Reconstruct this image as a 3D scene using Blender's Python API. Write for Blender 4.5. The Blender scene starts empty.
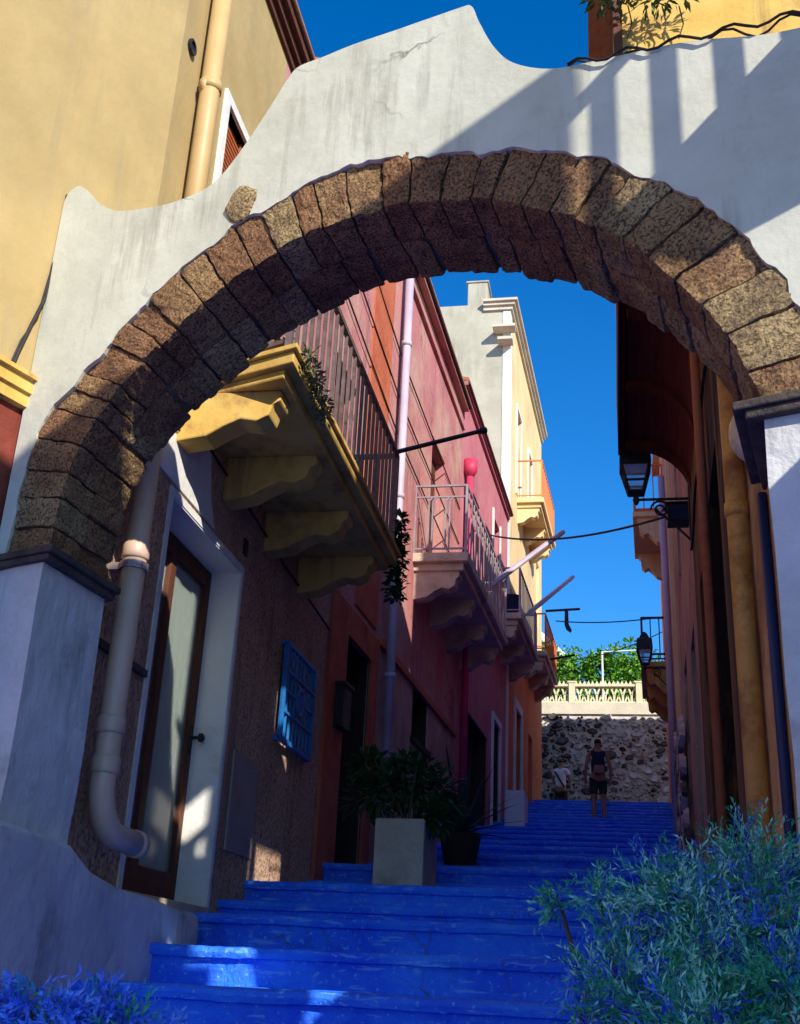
import bpy, bmesh, math, random
from mathutils import Vector, Matrix, noise
random.seed(7)
sc = bpy.context.scene
COL = sc.collection
PI = math.pi

# ------------------------------------------------------------------ camera
F = 1142.0; PX, PY = 400.0, 512.0
def _ray(x, y): return Vector(((x-PX)/F, -(y-PY)/F, -1.0))
_up = _ray(537, -2225).normalized()
_s = _ray(620, 1000); _s = (_s - _up*_s.dot(_up)).normalized()
_r = _s.cross(_up)
R = Matrix((_r, _s, _up))
CAM = Vector((0, 0, 1.5))
cd = bpy.data.cameras.new('camera'); cam = bpy.data.objects.new('camera', cd); COL.objects.link(cam)
cd.sensor_fit = 'VERTICAL'; cd.sensor_height = 24; cd.sensor_width = 24*800/1024; cd.lens = 24*F/1024
cd.clip_end = 6000; cd.clip_start = .05
cam.matrix_world = Matrix.Translation(CAM) @ R.to_4x4()
sc.camera = cam
sc.render.resolution_x = 800; sc.render.resolution_y = 1024
def at(x, y, Y):                      # the point at street depth Y seen at a pixel of the photograph
    d = R @ _ray(x, y); return CAM + d*(Y/d.y)
def atx(x, y, X0):
    d = R @ _ray(x, y); return CAM + d*(X0/d.x)

# ------------------------------------------------------------------ light
SD = Vector((1.0, -1.2, .9)).normalized()      # towards the sun
sl = bpy.data.lights.new('sun', 'SUN'); so = bpy.data.objects.new('sun', sl); COL.objects.link(so)
sl.energy = 4.9; sl.angle = math.radians(.5); sl.color = (1, .93, .80)
so.rotation_euler = (-SD).to_track_quat('-Z', 'Y').to_euler()
w = bpy.data.worlds.new('World'); sc.world = w; w.use_nodes = True
nt = w.node_tree; nt.nodes.clear()
o_ = nt.nodes.new('ShaderNodeOutputWorld'); bg = nt.nodes.new('ShaderNodeBackground')
sk = nt.nodes.new('ShaderNodeTexSky'); sk.sky_type = 'NISHITA'; sk.sun_disc = False
sk.sun_elevation = math.asin(SD.z); sk.sun_rotation = math.atan2(SD.x, SD.y)
sk.air_density = 1.0; sk.dust_density = .2; sk.ozone_density = 2.0
hs = nt.nodes.new('ShaderNodeHueSaturation'); hs.inputs['Saturation'].default_value = 1.45
tn = nt.nodes.new('ShaderNodeMixRGB'); tn.blend_type = 'MULTIPLY'; tn.inputs[0].default_value = 1; tn.inputs[2].default_value = (.72, .96, 1.18, 1)   # a polarised, deep blue sky
nt.links.new(sk.outputs[0], hs.inputs['Color']); nt.links.new(hs.outputs[0], tn.inputs[1]); nt.links.new(tn.outputs[0], bg.inputs[0]); nt.links.new(bg.outputs[0], o_.inputs[0])
bg.inputs[1].default_value = .132
sc.view_settings.view_transform = 'Standard'; sc.view_settings.look = 'None'
sc.view_settings.exposure = .45; sc.view_settings.gamma = 1

# ------------------------------------------------------------------ materials
def mat(name, c1, c2=None, scale=3, rough=.85, bump=.0, bscale=40, bdist=.02, c3=None, s3=1.2, t3=(.55, .7), metal=0, stretch=None, spec=.3, voro=0, mid=(.35, .65), drips=None, cracks=None, pore=(.34, .28, .24)):
    m = bpy.data.materials.new(name); m.use_nodes = True
    n = m.node_tree.nodes; l = m.node_tree.links
    p = n['Principled BSDF']; p.inputs['Roughness'].default_value = rough; p.inputs['Metallic'].default_value = metal
    p.inputs['Specular IOR Level'].default_value = spec
    c2 = c2 or c1
    tc = n.new('ShaderNodeTexCoord'); mp = n.new('ShaderNodeMapping'); l.new(tc.outputs['Object'], mp.inputs[0])
    if stretch: mp.inputs['Scale'].default_value = stretch
    nz = n.new('ShaderNodeTexNoise'); nz.inputs['Scale'].default_value = scale; nz.inputs['Detail'].default_value = 8; nz.inputs['Roughness'].default_value = .65
    l.new(mp.outputs[0], nz.inputs['Vector'])
    rp = n.new('ShaderNodeValToRGB'); l.new(nz.outputs['Fac'], rp.inputs[0])
    rp.color_ramp.elements[0].position = mid[0]; rp.color_ramp.elements[1].position = mid[1]
    rp.color_ramp.elements[0].color = (*c1, 1); rp.color_ramp.elements[1].color = (*c2, 1)
    out = rp.outputs[0]
    if c3:
        n3 = n.new('ShaderNodeTexNoise'); n3.inputs['Scale'].default_value = s3; n3.inputs['Detail'].default_value = 10; n3.inputs['Roughness'].default_value = .7
        mp3 = n.new('ShaderNodeMapping'); mp3.inputs['Location'].default_value = (3.1, 7.7, 1.3); l.new(tc.outputs['Object'], mp3.inputs[0])
        if stretch: mp3.inputs['Scale'].default_value = stretch
        l.new(mp3.outputs[0], n3.inputs['Vector'])
        r3 = n.new('ShaderNodeValToRGB'); r3.color_ramp.elements[0].position = t3[0]; r3.color_ramp.elements[1].position = t3[1]
        l.new(n3.outputs['Fac'], r3.inputs[0])
        mx = n.new('ShaderNodeMixRGB'); l.new(r3.outputs[0], mx.inputs[0]); l.new(out, mx.inputs[1]); mx.inputs[2].default_value = (*c3, 1)
        out = mx.outputs[0]
    if voro:                           # pores of a coarse stone or stucco
        n4 = n.new('ShaderNodeTexNoise'); n4.inputs['Scale'].default_value = voro; n4.inputs['Detail'].default_value = 7; n4.inputs['Roughness'].default_value = .72
        l.new(tc.outputs['Object'], n4.inputs['Vector'])
        rv = n.new('ShaderNodeValToRGB'); rv.color_ramp.elements[0].position = .36; rv.color_ramp.elements[1].position = .48
        rv.color_ramp.elements[0].color = (*pore, 1)
        l.new(n4.outputs['Fac'], rv.inputs[0])
        m2 = n.new('ShaderNodeMixRGB'); m2.blend_type = 'MULTIPLY'; m2.inputs[0].default_value = 1
        l.new(out, m2.inputs[1]); l.new(rv.outputs[0], m2.inputs[2]); out = m2.outputs[0]
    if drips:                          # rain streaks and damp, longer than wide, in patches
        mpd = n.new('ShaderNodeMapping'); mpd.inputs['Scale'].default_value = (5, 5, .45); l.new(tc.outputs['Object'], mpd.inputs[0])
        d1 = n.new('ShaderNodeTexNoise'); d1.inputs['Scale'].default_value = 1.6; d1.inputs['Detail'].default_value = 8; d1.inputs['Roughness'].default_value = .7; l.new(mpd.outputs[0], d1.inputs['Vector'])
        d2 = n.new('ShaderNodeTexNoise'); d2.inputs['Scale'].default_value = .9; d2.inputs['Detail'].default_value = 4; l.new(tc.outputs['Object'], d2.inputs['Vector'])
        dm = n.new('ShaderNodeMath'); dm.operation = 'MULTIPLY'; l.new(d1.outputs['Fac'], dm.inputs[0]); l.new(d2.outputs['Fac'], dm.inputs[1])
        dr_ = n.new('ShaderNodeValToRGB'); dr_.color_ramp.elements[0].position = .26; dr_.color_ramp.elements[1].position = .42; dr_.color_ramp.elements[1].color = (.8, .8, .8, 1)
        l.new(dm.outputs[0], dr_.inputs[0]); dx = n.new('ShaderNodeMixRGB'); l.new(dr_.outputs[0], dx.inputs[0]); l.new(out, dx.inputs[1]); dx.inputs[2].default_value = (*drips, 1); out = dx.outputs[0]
    if cracks:
        w1 = n.new('ShaderNodeTexNoise'); w1.inputs['Scale'].default_value = 3; w1.inputs['Detail'].default_value = 5; l.new(tc.outputs['Object'], w1.inputs['Vector'])
        wa = n.new('ShaderNodeMixRGB'); wa.blend_type = 'ADD'; wa.inputs[0].default_value = .45; l.new(tc.outputs['Object'], wa.inputs[1]); l.new(w1.outputs['Color'], wa.inputs[2])
        vc = n.new('ShaderNodeTexVoronoi'); vc.feature = 'DISTANCE_TO_EDGE'; vc.inputs['Scale'].default_value = cracks; l.new(wa.outputs[0], vc.inputs['Vector'])
        rc = n.new('ShaderNodeValToRGB'); rc.color_ramp.elements[0].position = .0; rc.color_ramp.elements[0].color = (1, 1, 1, 1); rc.color_ramp.elements[1].position = .012; rc.color_ramp.elements[1].color = (0, 0, 0, 1); l.new(vc.outputs['Distance'], rc.inputs[0])
        wm = n.new('ShaderNodeTexNoise'); wm.inputs['Scale'].default_value = 1.1; l.new(tc.outputs['Object'], wm.inputs['Vector'])
        rm = n.new('ShaderNodeValToRGB'); rm.color_ramp.elements[0].position = .5; rm.color_ramp.elements[1].position = .62; l.new(wm.outputs['Fac'], rm.inputs[0])
        cm = n.new('ShaderNodeMath'); cm.operation = 'MULTIPLY'; l.new(rc.outputs[0], cm.inputs[0]); l.new(rm.outputs[0], cm.inputs[1])
        cx = n.new('ShaderNodeMixRGB'); l.new(cm.outputs[0], cx.inputs[0]); l.new(out, cx.inputs[1]); cx.inputs[2].default_value = (.10, .09, .07, 1); out = cx.outputs[0]
    l.new(out, p.inputs['Base Color'])
    if bump:
        nb = n.new('ShaderNodeTexNoise'); nb.inputs['Scale'].default_value = bscale; nb.inputs['Detail'].default_value = 6; nb.inputs['Roughness'].default_value = .6
        l.new(mp.outputs[0] if stretch else tc.outputs['Object'], nb.inputs['Vector'])
        h = nb.outputs['Fac']
        if voro:
            ad = n.new('ShaderNodeMath'); ad.operation = 'ADD'; l.new(h, ad.inputs[0]); l.new(rv.outputs[0], ad.inputs[1]); h = ad.outputs[0]
        bp = n.new('ShaderNodeBump'); bp.inputs['Strength'].default_value = bump; bp.inputs['Distance'].default_value = bdist
        l.new(h, bp.inputs['Height']); l.new(bp.outputs[0], p.inputs['Normal'])
    return m

MT = dict(
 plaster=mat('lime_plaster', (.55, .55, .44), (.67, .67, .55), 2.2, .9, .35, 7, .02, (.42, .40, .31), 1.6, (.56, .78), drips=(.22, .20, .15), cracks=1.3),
 pierplaster=mat('pier_plaster', (.56, .56, .54), (.70, .70, .68), 3, .9, .55, 9, .03, (.32, .31, .29), 2.5, (.56, .75), drips=(.25, .24, .22)),
 stone=mat('tuff_stone', (.29, .165, .075), (.44, .275, .13), 4, .95, 1.0, 60, .02, (.20, .10, .06), 3.0, (.5, .66), voro=85),
 stone2=mat('tuff_stone_red', (.27, .13, .06), (.39, .215, .105), 4, .95, 1.0, 60, .02, (.16, .08, .05), 3.0, (.5, .66), voro=85),
 stone3=mat('tuff_stone_grey', (.33, .225, .105), (.50, .365, .185), 4, .95, 1.0, 60, .02, (.18, .13, .08), 3.0, (.5, .66), voro=75),
 mortar=mat('old_mortar', (.10, .075, .055), (.20, .16, .12), 8, .95, .6, 40),
 impost=mat('dark_impost', (.05, .04, .04), (.12, .09, .07), 6, .9, .6, 30),
 yellow=mat('yellow_plaster', (.385, .28, .12), (.47, .345, .155), 1.4, .9, .25, 12, .02, (.36, .27, .13), .7, (.5, .75), drips=(.34, .27, .14)),
 ochre=mat('ochre_paint', (.58, .36, .08), (.70, .46, .13), 3, .85, .4, 25, .01, (.34, .19, .06), 2.3, (.54, .68), drips=(.22, .13, .05)),
 tan=mat('rough_tan_stucco', (.66, .40, .25), (.76, .50, .33), 2.0, .95, 1.0, 45, .03, (.50, .30, .21), 1.1, (.5, .68), drips=(.22, .13, .10), voro=34, pore=(.62, .54, .48)),
 pink=mat('pink_plaster', (.42, .145, .145), (.53, .21, .20), 1.2, .9, .4, 14, .02, (.52, .32, .25), .9, (.46, .64), drips=(.20, .08, .08), cracks=.8),
 pink2=mat('rose_plaster', (.47, .145, .185), (.57, .20, .23), 1.2, .9, .4, 14, .02, (.52, .27, .26), .9, (.5, .68), drips=(.24, .09, .10)),
 pinkold=mat('worn_pink_stone', (.42, .29, .21), (.55, .40, .30), 2.2, .95, .8, 22, .03, (.36, .19, .15), .8, (.48, .62), drips=(.16, .11, .09), cracks=1.5),
 gable=mat('grey_render', (.42, .40, .32), (.52, .50, .41), 1.0, .9, .3, 10, .02, (.36, .34, .27), .5, (.5, .7), drips=(.28, .26, .20)),
 cream=mat('cream_paint', (.74, .52, .24), (.80, .62, .34), 1.0, .9, .2, 10, c3=(.68, .50, .28), s3=.8, drips=(.50, .38, .22)),
 orange=mat('orange_paint', (.60, .17, .05), (.68, .24, .08), 1.5, .9, .3, 12, c3=(.45, .13, .05), s3=1),
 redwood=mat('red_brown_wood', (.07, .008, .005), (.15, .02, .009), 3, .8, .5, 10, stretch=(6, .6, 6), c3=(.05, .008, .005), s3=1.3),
 redframe=mat('rust_red_paint', (.42, .10, .045), (.52, .15, .07), 3, .85, .4, 20, c3=(.26, .06, .03), s3=2),
 brown=mat('brown_wood', (.085, .028, .016), (.14, .05, .025), 4, .7, .4, 12, stretch=(8, 8, .8)),
 darkwood=mat('dark_wood', (.025, .014, .010), (.05, .025, .016), 4, .7, .4, 12, stretch=(8, 8, .8)),
 shutter=mat('orange_brown_shutter', (.36, .085, .02), (.44, .12, .03), 5, .6, .3, 12, stretch=(8, 8, 1)),
 white=mat('white_paint', (.70, .70, .66), (.78, .78, .74), 3, .8, .3, 18, c3=(.58, .56, .50), s3=2),
 pipe=mat('beige_pipe', (.58, .40, .29), (.63, .45, .33), 2, .45, .1, 6, c3=(.46, .30, .22), s3=3, t3=(.55, .75), spec=.5),
 ypipe=mat('yellow_pipe', (.50, .33, .14), (.56, .38, .16), 2, .5, .1, 6, c3=(.48, .30, .13), s3=2, spec=.4),
 opipe=mat('ochre_pipe', (.66, .32, .06), (.76, .40, .10), 2, .5, .15, 8, c3=(.30, .12, .03), s3=3, t3=(.5, .66)),
 lpipe=mat('pale_lilac_pipe', (.40, .34, .42), (.50, .44, .52), 2, .5),
 mpipe=mat('magenta_pipe', (.50, .035, .09), (.56, .06, .12), 2, .5),
 steel=mat('galvanised_rail', (.28, .23, .25), (.40, .34, .36), 6, .45, metal=.3),
 iron=mat('black_iron', (.02, .02, .024), (.04, .04, .045), 8, .55, .2, 40, metal=.3),
 rail=mat('painted_grey_iron', (.09, .06, .06), (.17, .12, .12), 8, .6, .2, 40),
 blueiron=mat('blue_paint_iron', (.012, .13, .42), (.02, .19, .55), 8, .5, .2, 30),
 redbase=mat('dark_red_base', (.16, .03, .02), (.24, .05, .03), 3, .9, .5, 20, c3=(.10, .02, .015), s3=2),
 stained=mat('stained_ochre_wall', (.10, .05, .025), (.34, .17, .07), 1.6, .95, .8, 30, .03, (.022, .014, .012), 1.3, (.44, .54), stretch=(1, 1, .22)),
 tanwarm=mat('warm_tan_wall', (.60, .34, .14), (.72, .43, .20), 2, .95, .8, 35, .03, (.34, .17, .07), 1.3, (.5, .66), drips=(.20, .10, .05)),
 patch=mat('grey_patch', (.30, .25, .22), (.38, .32, .28), 3, .95, .6, 30),
 teal=mat('pale_teal_leaf', (.20, .62, .42), (.40, .74, .62), 9, .6),
 deepblue=mat('deep_blue_leaf', (.015, .04, .30), (.03, .07, .50), 9, .6),
 deepgreen=mat('deep_green_leaf', (.02, .26, .10), (.04, .34, .14), 9, .6),
 green=mat('green_paint', (.01, .22, .12), (.02, .28, .16), 5, .6),
 curtain=mat('pale_curtain', (.015, .035, .02), (.11, .16, .11), 1.6, .8, .2, 9, stretch=(1, 9, .15)),
 dark=mat('dark_interior', (.008, .007, .006), (.014, .01, .008), 3, .9),
 cable=mat('black_cable', (.02, .016, .015), (.04, .03, .03), 10, .7),
 bluewall=mat('dark_blue', (.012, .025, .09), (.018, .035, .12), 6, .5),
 conc=mat('weathered_concrete', (.50, .40, .29), (.64, .53, .40), 3, .95, .7, 25, .02, (.28, .22, .17), 2, (.5, .7)),
 band=mat('pale_cement', (.56, .50, .40), (.66, .60, .48), 2, .9, .4, 15, c3=(.46, .40, .34), s3=1.4),
 rubble_m=mat('rubble_mortar', (.50, .46, .44), (.72, .68, .64), 5, .95, .8, 20),
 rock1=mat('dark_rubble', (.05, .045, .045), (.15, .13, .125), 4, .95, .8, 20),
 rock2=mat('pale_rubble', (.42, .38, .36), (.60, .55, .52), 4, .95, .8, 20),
 cast=mat('cast_cement', (.60, .54, .36), (.70, .64, .46), 5, .9, .3, 20),
 tiles=mat('roof_tiles', (.34, .12, .06), (.46, .20, .11), 6, .9, .6, 12),
 asphalt=mat('grey_paving', (.10, .10, .11), (.16, .16, .16), 6, .9, .4, 40),
 earth=mat('earth', (.10, .07, .05), (.16, .12, .08), 4, .95, .8, 20),
 leaf1=mat('fresh_leaf', (.08, .24, .015), (.16, .36, .03), 2.0, .5, spec=.4),
 leaf2=mat('dark_leaf', (.015, .05, .012), (.035, .09, .02), 3.0, .5, spec=.4),
 leaf3=mat('succulent_leaf', (.09, .12, .05), (.20, .20, .09), 9, .6),
 agave=mat('agave_leaf', (.02, .035, .03), (.05, .075, .05), 6, .6),
 petal=mat('pale_petal', (.65, .50, .42), (.75, .60, .5), 6, .6),
 bark=mat('bark', (.07, .05, .035), (.13, .09, .06), 8, .95, .7, 30, stretch=(1, 1, .3)),
 silver=mat('silver_green_leaf', (.06, .42, .20), (.05, .16, .75), 4.5, .6, mid=(.46, .56), c3=(.28, .50, .55), s3=9, t3=(.56, .66)),
 lavender=mat('lavender_leaf', (.05, .15, .80), (.14, .34, .95), 9, .6, c3=(.30, .60, .80), s3=9, t3=(.58, .68)),
 skin=mat('skin', (.38, .17, .10), (.42, .20, .12), 3, .6),
 hair=mat('dark_hair', (.02, .014, .01), (.03, .02, .016), 20, .6),
 navy=mat('navy_cloth', (.015, .018, .05), (.025, .03, .07), 9, .9),
 shorts=mat('dark_olive_cloth', (.03, .03, .028), (.05, .05, .04), 9, .9),
 whitec=mat('white_cotton', (.74, .72, .76), (.80, .78, .82), 6, .9),
 bag=mat('rose_bag', (.30, .12, .10), (.38, .17, .13), 8, .8),
 strap=mat('black_strap', (.02, .02, .024), None, 8, .8),
 shell=mat('ivory_enamel', (.62, .52, .32), (.70, .60, .40), 3, .4, spec=.5),
)
def glass_mat(name, col, rough=.08):
    m = bpy.data.materials.new(name); m.use_nodes = True; p = m.node_tree.nodes['Principled BSDF']
    p.inputs['Base Color'].default_value = (*col, 1); p.inputs['Roughness'].default_value = rough
    p.inputs['Transmission Weight'].default_value = .75; p.inputs['IOR'].default_value = 1.2
    return m
MT['glass'] = glass_mat('window_glass', (.75, .85, .80)); MT['lampglass'] = glass_mat('lamp_glass', (.8, .85, .9), .2)

def blue_steps():                      # blue paint worn through in scratches, darker where feet and dirt collect
    m = mat('blue_step_paint', (.014, .11, .88), (.036, .26, 1.0), 2.6, .62, .7, 30, .02, (.010, .026, .36), 1.9, (.60, .76), spec=.35, cracks=2.2)
    n = m.node_tree.nodes; l = m.node_tree.links; p = n['Principled BSDF']
    base = p.inputs['Base Color'].links[0].from_socket
    tc = n.new('ShaderNodeTexCoord'); prev = base
    for k, (rot, sca, lo) in enumerate((((.3, .5, .6), (5, 40, 34), .60), ((-.5, .2, -.7), (36, 5, 40), .61), ((.1, .9, .2), (9, 12, 9), .66))):
        mp = n.new('ShaderNodeMapping'); mp.inputs['Rotation'].default_value = rot; mp.inputs['Scale'].default_value = sca
        l.new(tc.outputs['Object'], mp.inputs[0])
        z = n.new('ShaderNodeTexNoise'); z.inputs['Scale'].default_value = 1; z.inputs['Detail'].default_value = 5; l.new(mp.outputs[0], z.inputs['Vector'])
        r = n.new('ShaderNodeValToRGB'); r.color_ramp.elements[0].position = lo; r.color_ramp.elements[1].position = lo+.07
        r.color_ramp.elements[1].color = (.75, .75, .75, 1)
        l.new(z.outputs['Fac'], r.inputs[0])
        mx = n.new('ShaderNodeMixRGB'); mx.inputs[2].default_value = (.20, .46, .95, 1)
        l.new(r.outputs[0], mx.inputs[0]); l.new(prev, mx.inputs[1]); prev = mx.outputs[0]
    l.new(prev, p.inputs['Base Color'])
    return m
MT['steps'] = blue_steps()

# ------------------------------------------------------------------ mesh helpers
BASE = {}
class MB:
    def __init__(s, fn=None): s.v = []; s.f = []; s.fn = fn; s.mi = []; s.cur = 0
    def vert(s, p, raw=False):
        p = Vector(p); s.v.append(p if (raw or not s.fn) else s.fn(*p)); return len(s.v)-1
    def face(s, idx): s.f.append(idx); s.mi.append(s.cur)
    def poly(s, pts): s.face([s.vert(p) for p in pts])
    def hexa(s, p):                    # 8 points: bottom 4, top 4
        i = [s.vert(q) for q in p]
        for q in ((3, 2, 1, 0), (4, 5, 6, 7), (0, 1, 5, 4), (1, 2, 6, 5), (2, 3, 7, 6), (3, 0, 4, 7)): s.face([i[k] for k in q])
    def box(s, a0, a1, b0, b1, c0, c1):
        s.hexa([(a0, b0, c0), (a1, b0, c0), (a1, b1, c0), (a0, b1, c0), (a0, b0, c1), (a1, b0, c1), (a1, b1, c1), (a0, b1, c1)])
    def bar(s, p, q, r, up=(0, 0, 1)):  # square bar between two points
        p, q = Vector(p), Vector(q)
        if s.fn: p, q = s.fn(*p), s.fn(*q)
        d = (q-p).normalized(); a = d.cross(Vector(up))
        if a.length < .05: a = d.cross(Vector((1, 0, 0)))
        a.normalize(); b = a.cross(d)
        i = [s.vert(e + a*r*x + b*r*y, True) for e in (p, q) for x, y in ((-1, -1), (1, -1), (1, 1), (-1, 1))]
        for t in ((3, 2, 1, 0), (4, 5, 6, 7), (0, 1, 5, 4), (1, 2, 6, 5), (2, 3, 7, 6), (3, 0, 4, 7)): s.face([i[k] for k in t])
    def tube(s, pts, r, n=8, cap=True):
        pts = [Vector(p) for p in pts]
        if s.fn: pts = [s.fn(*p) for p in pts]
        rr = r if isinstance(r, (list, tuple)) else [r]*len(pts)
        rings = []; ref = None
        for k, p in enumerate(pts):
            d = (pts[min(k+1, len(pts)-1)] - pts[max(k-1, 0)]).normalized()
            if ref is None:
                ref = d.cross(Vector((0, 0, 1)))
                if ref.length < .1: ref = d.cross(Vector((1, 0, 0)))
            ref = (ref - d*ref.dot(d)).normalized(); b = d.cross(ref)
            rings.append([s.vert(p + (ref*math.cos(2*PI*j/n) + b*math.sin(2*PI*j/n))*rr[k], True) for j in range(n)])
        for A, B_ in zip(rings, rings[1:]):
            for j in range(n): s.face([A[j], A[(j+1) % n], B_[(j+1) % n], B_[j]])
        if cap: s.face(rings[0][::-1]); s.face(rings[-1])
    def prism(s, poly, f0, f1):        # polygon (list of 2d) swept between two maps 2d->3d
        n = len(poly); A = [s.vert(f0(*p)) for p in poly]; B_ = [s.vert(f1(*p)) for p in poly]
        for k in range(n): s.face([A[k], A[(k+1) % n], B_[(k+1) % n], B_[k]])
        from mathutils.geometry import tessellate_polygon
        for t in tessellate_polygon([[Vector((p[0], p[1], 0)) for p in poly]]):
            s.face([A[i] for i in t]); s.face([B_[i] for i in reversed(t)])
    def lathe(s, c, prof, n=16, axis='z'):
        c = Vector(c); rings = []
        for r, h in prof:
            ring = []
            for j in range(n):
                a = 2*PI*j/n
                q = (r*math.cos(a), r*math.sin(a), h)
                if axis == 'y': q = (q[0], q[2], q[1])
                if axis == 'x': q = (q[2], q[0], q[1])
                ring.append(s.vert(c + Vector(q)))
            rings.append(ring)
        for A, B_ in zip(rings, rings[1:]):
            for j in range(n): s.face([A[j], A[(j+1) % n], B_[(j+1) % n], B_[j]])
        s.face(rings[0][::-1]); s.face(rings[-1])
    def leaf(s, p, d, L, wd, nrm):     # pointed leaf, two faces folded at the rib
        d = d.normalized(); sd = d.cross(nrm)
        if sd.length < 1e-3: sd = d.cross(Vector((.3, .5, .8)))
        sd.normalize(); nn = sd.cross(d)
        a = s.vert(p, True); m1 = s.vert(p + d*L*.5 + sd*wd*.5 + nn*wd*.2, True); t = s.vert(p + d*L, True); m2 = s.vert(p + d*L*.5 - sd*wd*.5 + nn*wd*.2, True)
        s.face([a, m1, t]); s.face([a, t, m2])
    def build(s, name, m, parent=None, smooth=False, recalc=True, bevel=0):
        off = BASE.get(parent.name, Vector()) if parent else Vector()
        me = bpy.data.meshes.new(name); me.from_pydata([p - off for p in s.v], [], s.f)
        ms = m if isinstance(m, (list, tuple)) else [m]
        for q in ms: me.materials.append(MT[q] if isinstance(q, str) else q)
        if len(ms) > 1:
            for pl, k in zip(me.polygons, s.mi): pl.material_index = k
        if recalc:
            b = bmesh.new(); b.from_mesh(me); bmesh.ops.recalc_face_normals(b, faces=b.faces); b.to_mesh(me); b.free()
        if smooth:
            for pl in me.polygons: pl.use_smooth = True
        o = bpy.data.objects.new(name, me); COL.objects.link(o)
        if parent: o.parent = parent; BASE[o.name] = off
        else: BASE[o.name] = Vector()
        if bevel:
            bv = o.modifiers.new('bevel', 'BEVEL'); bv.width = bevel; bv.segments = 2; bv.limit_method = 'ANGLE'
        return o
def thing(name, label, cat, loc=(0, 0, 0), group=None):
    o = bpy.data.objects.new(name, None); COL.objects.link(o); o.location = loc; o.empty_display_size = .2
    o['label'] = label; o['category'] = cat
    if group: o['group'] = group
    BASE[o.name] = Vector(loc); return o
def tag(o, label, cat, group=None):
    o['label'] = label; o['category'] = cat
    if group: o['group'] = group
    return o
def struct(o): o['kind'] = 'structure'; return o
def crom(P, n):                        # Catmull-Rom through points, n samples per span
    P = [Vector(p) for p in P]; out = []
    for i in range(len(P)-1):
        p0 = P[max(i-1, 0)]; p1 = P[i]; p2 = P[i+1]; p3 = P[min(i+2, len(P)-1)]
        for k in range(n):
            t = k/n
            out.append(.5*((2*p1) + (p2-p0)*t + (2*p0-5*p1+4*p2-p3)*t*t + (3*p1-p0-3*p2+p3)*t**3))
    out.append(P[-1]); return out

# wall spaces: s along the street, d out of the wall into the street, z up
def XLW(y): return -2.64 + (.04*(y-10) if y > 10 else 0)
def XRW(y): return .6 + .03*(y-5)
def LW(s, d, z): return Vector((XLW(s)+d, s, z))
def RW(s, d, z): return Vector((XRW(s)-d, s, z))
def facade(fn, s0, s1, z0, z1, ops, name, m, parent, dep=.3, thick=.6, seam=None):
    b = MB(fn)
    S = sorted({s0, s1, *[o[0] for o in ops], *[o[1] for o in ops]}); Zs = sorted({z0, z1, *[o[2] for o in ops], *[o[3] for o in ops]})
    for i in range(len(S)-1):
        for j in range(len(Zs)-1):
            a, c, e, g = S[i], S[i+1], Zs[j], Zs[j+1]
            if any(o[0] <= a+1e-6 and o[1] >= c-1e-6 and o[2] <= e+1e-6 and o[3] >= g-1e-6 for o in ops): continue
            b.poly([(a, 0, e), (c, 0, e), (c, 0, g), (a, 0, g)])
    for a, c, e, g in ops:
        b.poly([(a, 0, e), (a, -dep, e), (a, -dep, g), (a, 0, g)]); b.poly([(c, 0, e), (c, -dep, e), (c, -dep, g), (c, 0, g)])
        b.poly([(a, 0, e), (c, 0, e), (c, -dep, e), (a, -dep, e)]); b.poly([(a, 0, g), (c, 0, g), (c, -dep, g), (a, -dep, g)])
        b.poly([(a, -dep, e), (c, -dep, e), (c, -dep, g), (a, -dep, g)])
    b.poly([(s0, 0, z0), (s0, -thick, z0), (s0, -thick, z1), (s0, 0, z1)]); b.poly([(s1, 0, z0), (s1, -thick, z0), (s1, -thick, z1), (s1, 0, z1)])
    b.poly([(s0, 0, z1), (s1, 0, z1), (s1, -thick, z1), (s0, -thick, z1)]); b.poly([(s0, -thick, z0), (s1, -thick, z0), (s1, -thick, z1), (s0, -thick, z1)])
    return b.build(name, m, parent, recalc=False)

# ------------------------------------------------------------------ ground, stairs
def step_list():
    E = [(-8, -.9), (-6, -.6), (-4, -.35), (-2.2, 0), (-1.2, .18), (-.3, .36), (.6, .54), (1.5, .72), (2.4, .90), (3.4, 1.09), (4.35, 1.28),
         (5.25, 1.47), (6.15, 1.665), (7.1, 1.876), (7.75, 2.0), (8.3, 2.17), (10.1, 2.34), (10.4, 2.51), (12.2, 2.70), (12.6, 2.87),
         (14.5, 3.05), (14.9, 3.23), (16.9, 3.41), (17.3, 3.58)]
    for k in range(7): E.append((18.3+k*1.05, 3.58+.205*(k+1)))
    for k in range(6): E.append((25.5+k*.5, 5.015+.135*(k+1)))
    return E
ST = step_list()
def floor_z(y):
    z = ST[0][1]
    for e, q in ST:
        if y >= e: z = q
    return z
b = MB()
nx = 150
prof = []                              # side profile with a rounded projecting nosing on every step
for i, (y, z) in enumerate(ST):
    zb = ST[i-1][1] if i else z-.2
    prof += [(y+.035, zb), (y+.03, z-.085), (y+.03, z-.062), (y-.012, z-.056), (y-.02, z-.03), (y-.012, z-.008), (y+.015, z)]
    y2 = ST[i+1][0] if i+1 < len(ST) else y+.6
    if y2-y > .6: prof.append(((y+y2)/2, z-.004))
prof.append((ST[-1][0]+.8, ST[-1][1]))
rows = []
for y, z in prof:
    row = []
    x0 = XLW(y)-.5 if y > 5.3 else -4.6; x1 = XRW(y)+.6 if y > 5 else 2.2
    for k in range(nx+1):
        x = x0+(x1-x0)*k/nx
        q = Vector((x, y, z)); nv = noise.noise_vector(q*2.1)*.009 + noise.noise_vector(q*9)*.006 + noise.noise_vector(q*27)*.004
        row.append(b.vert((x, y+nv.y, z+nv.z*.8)))
    rows.append(row)
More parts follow.
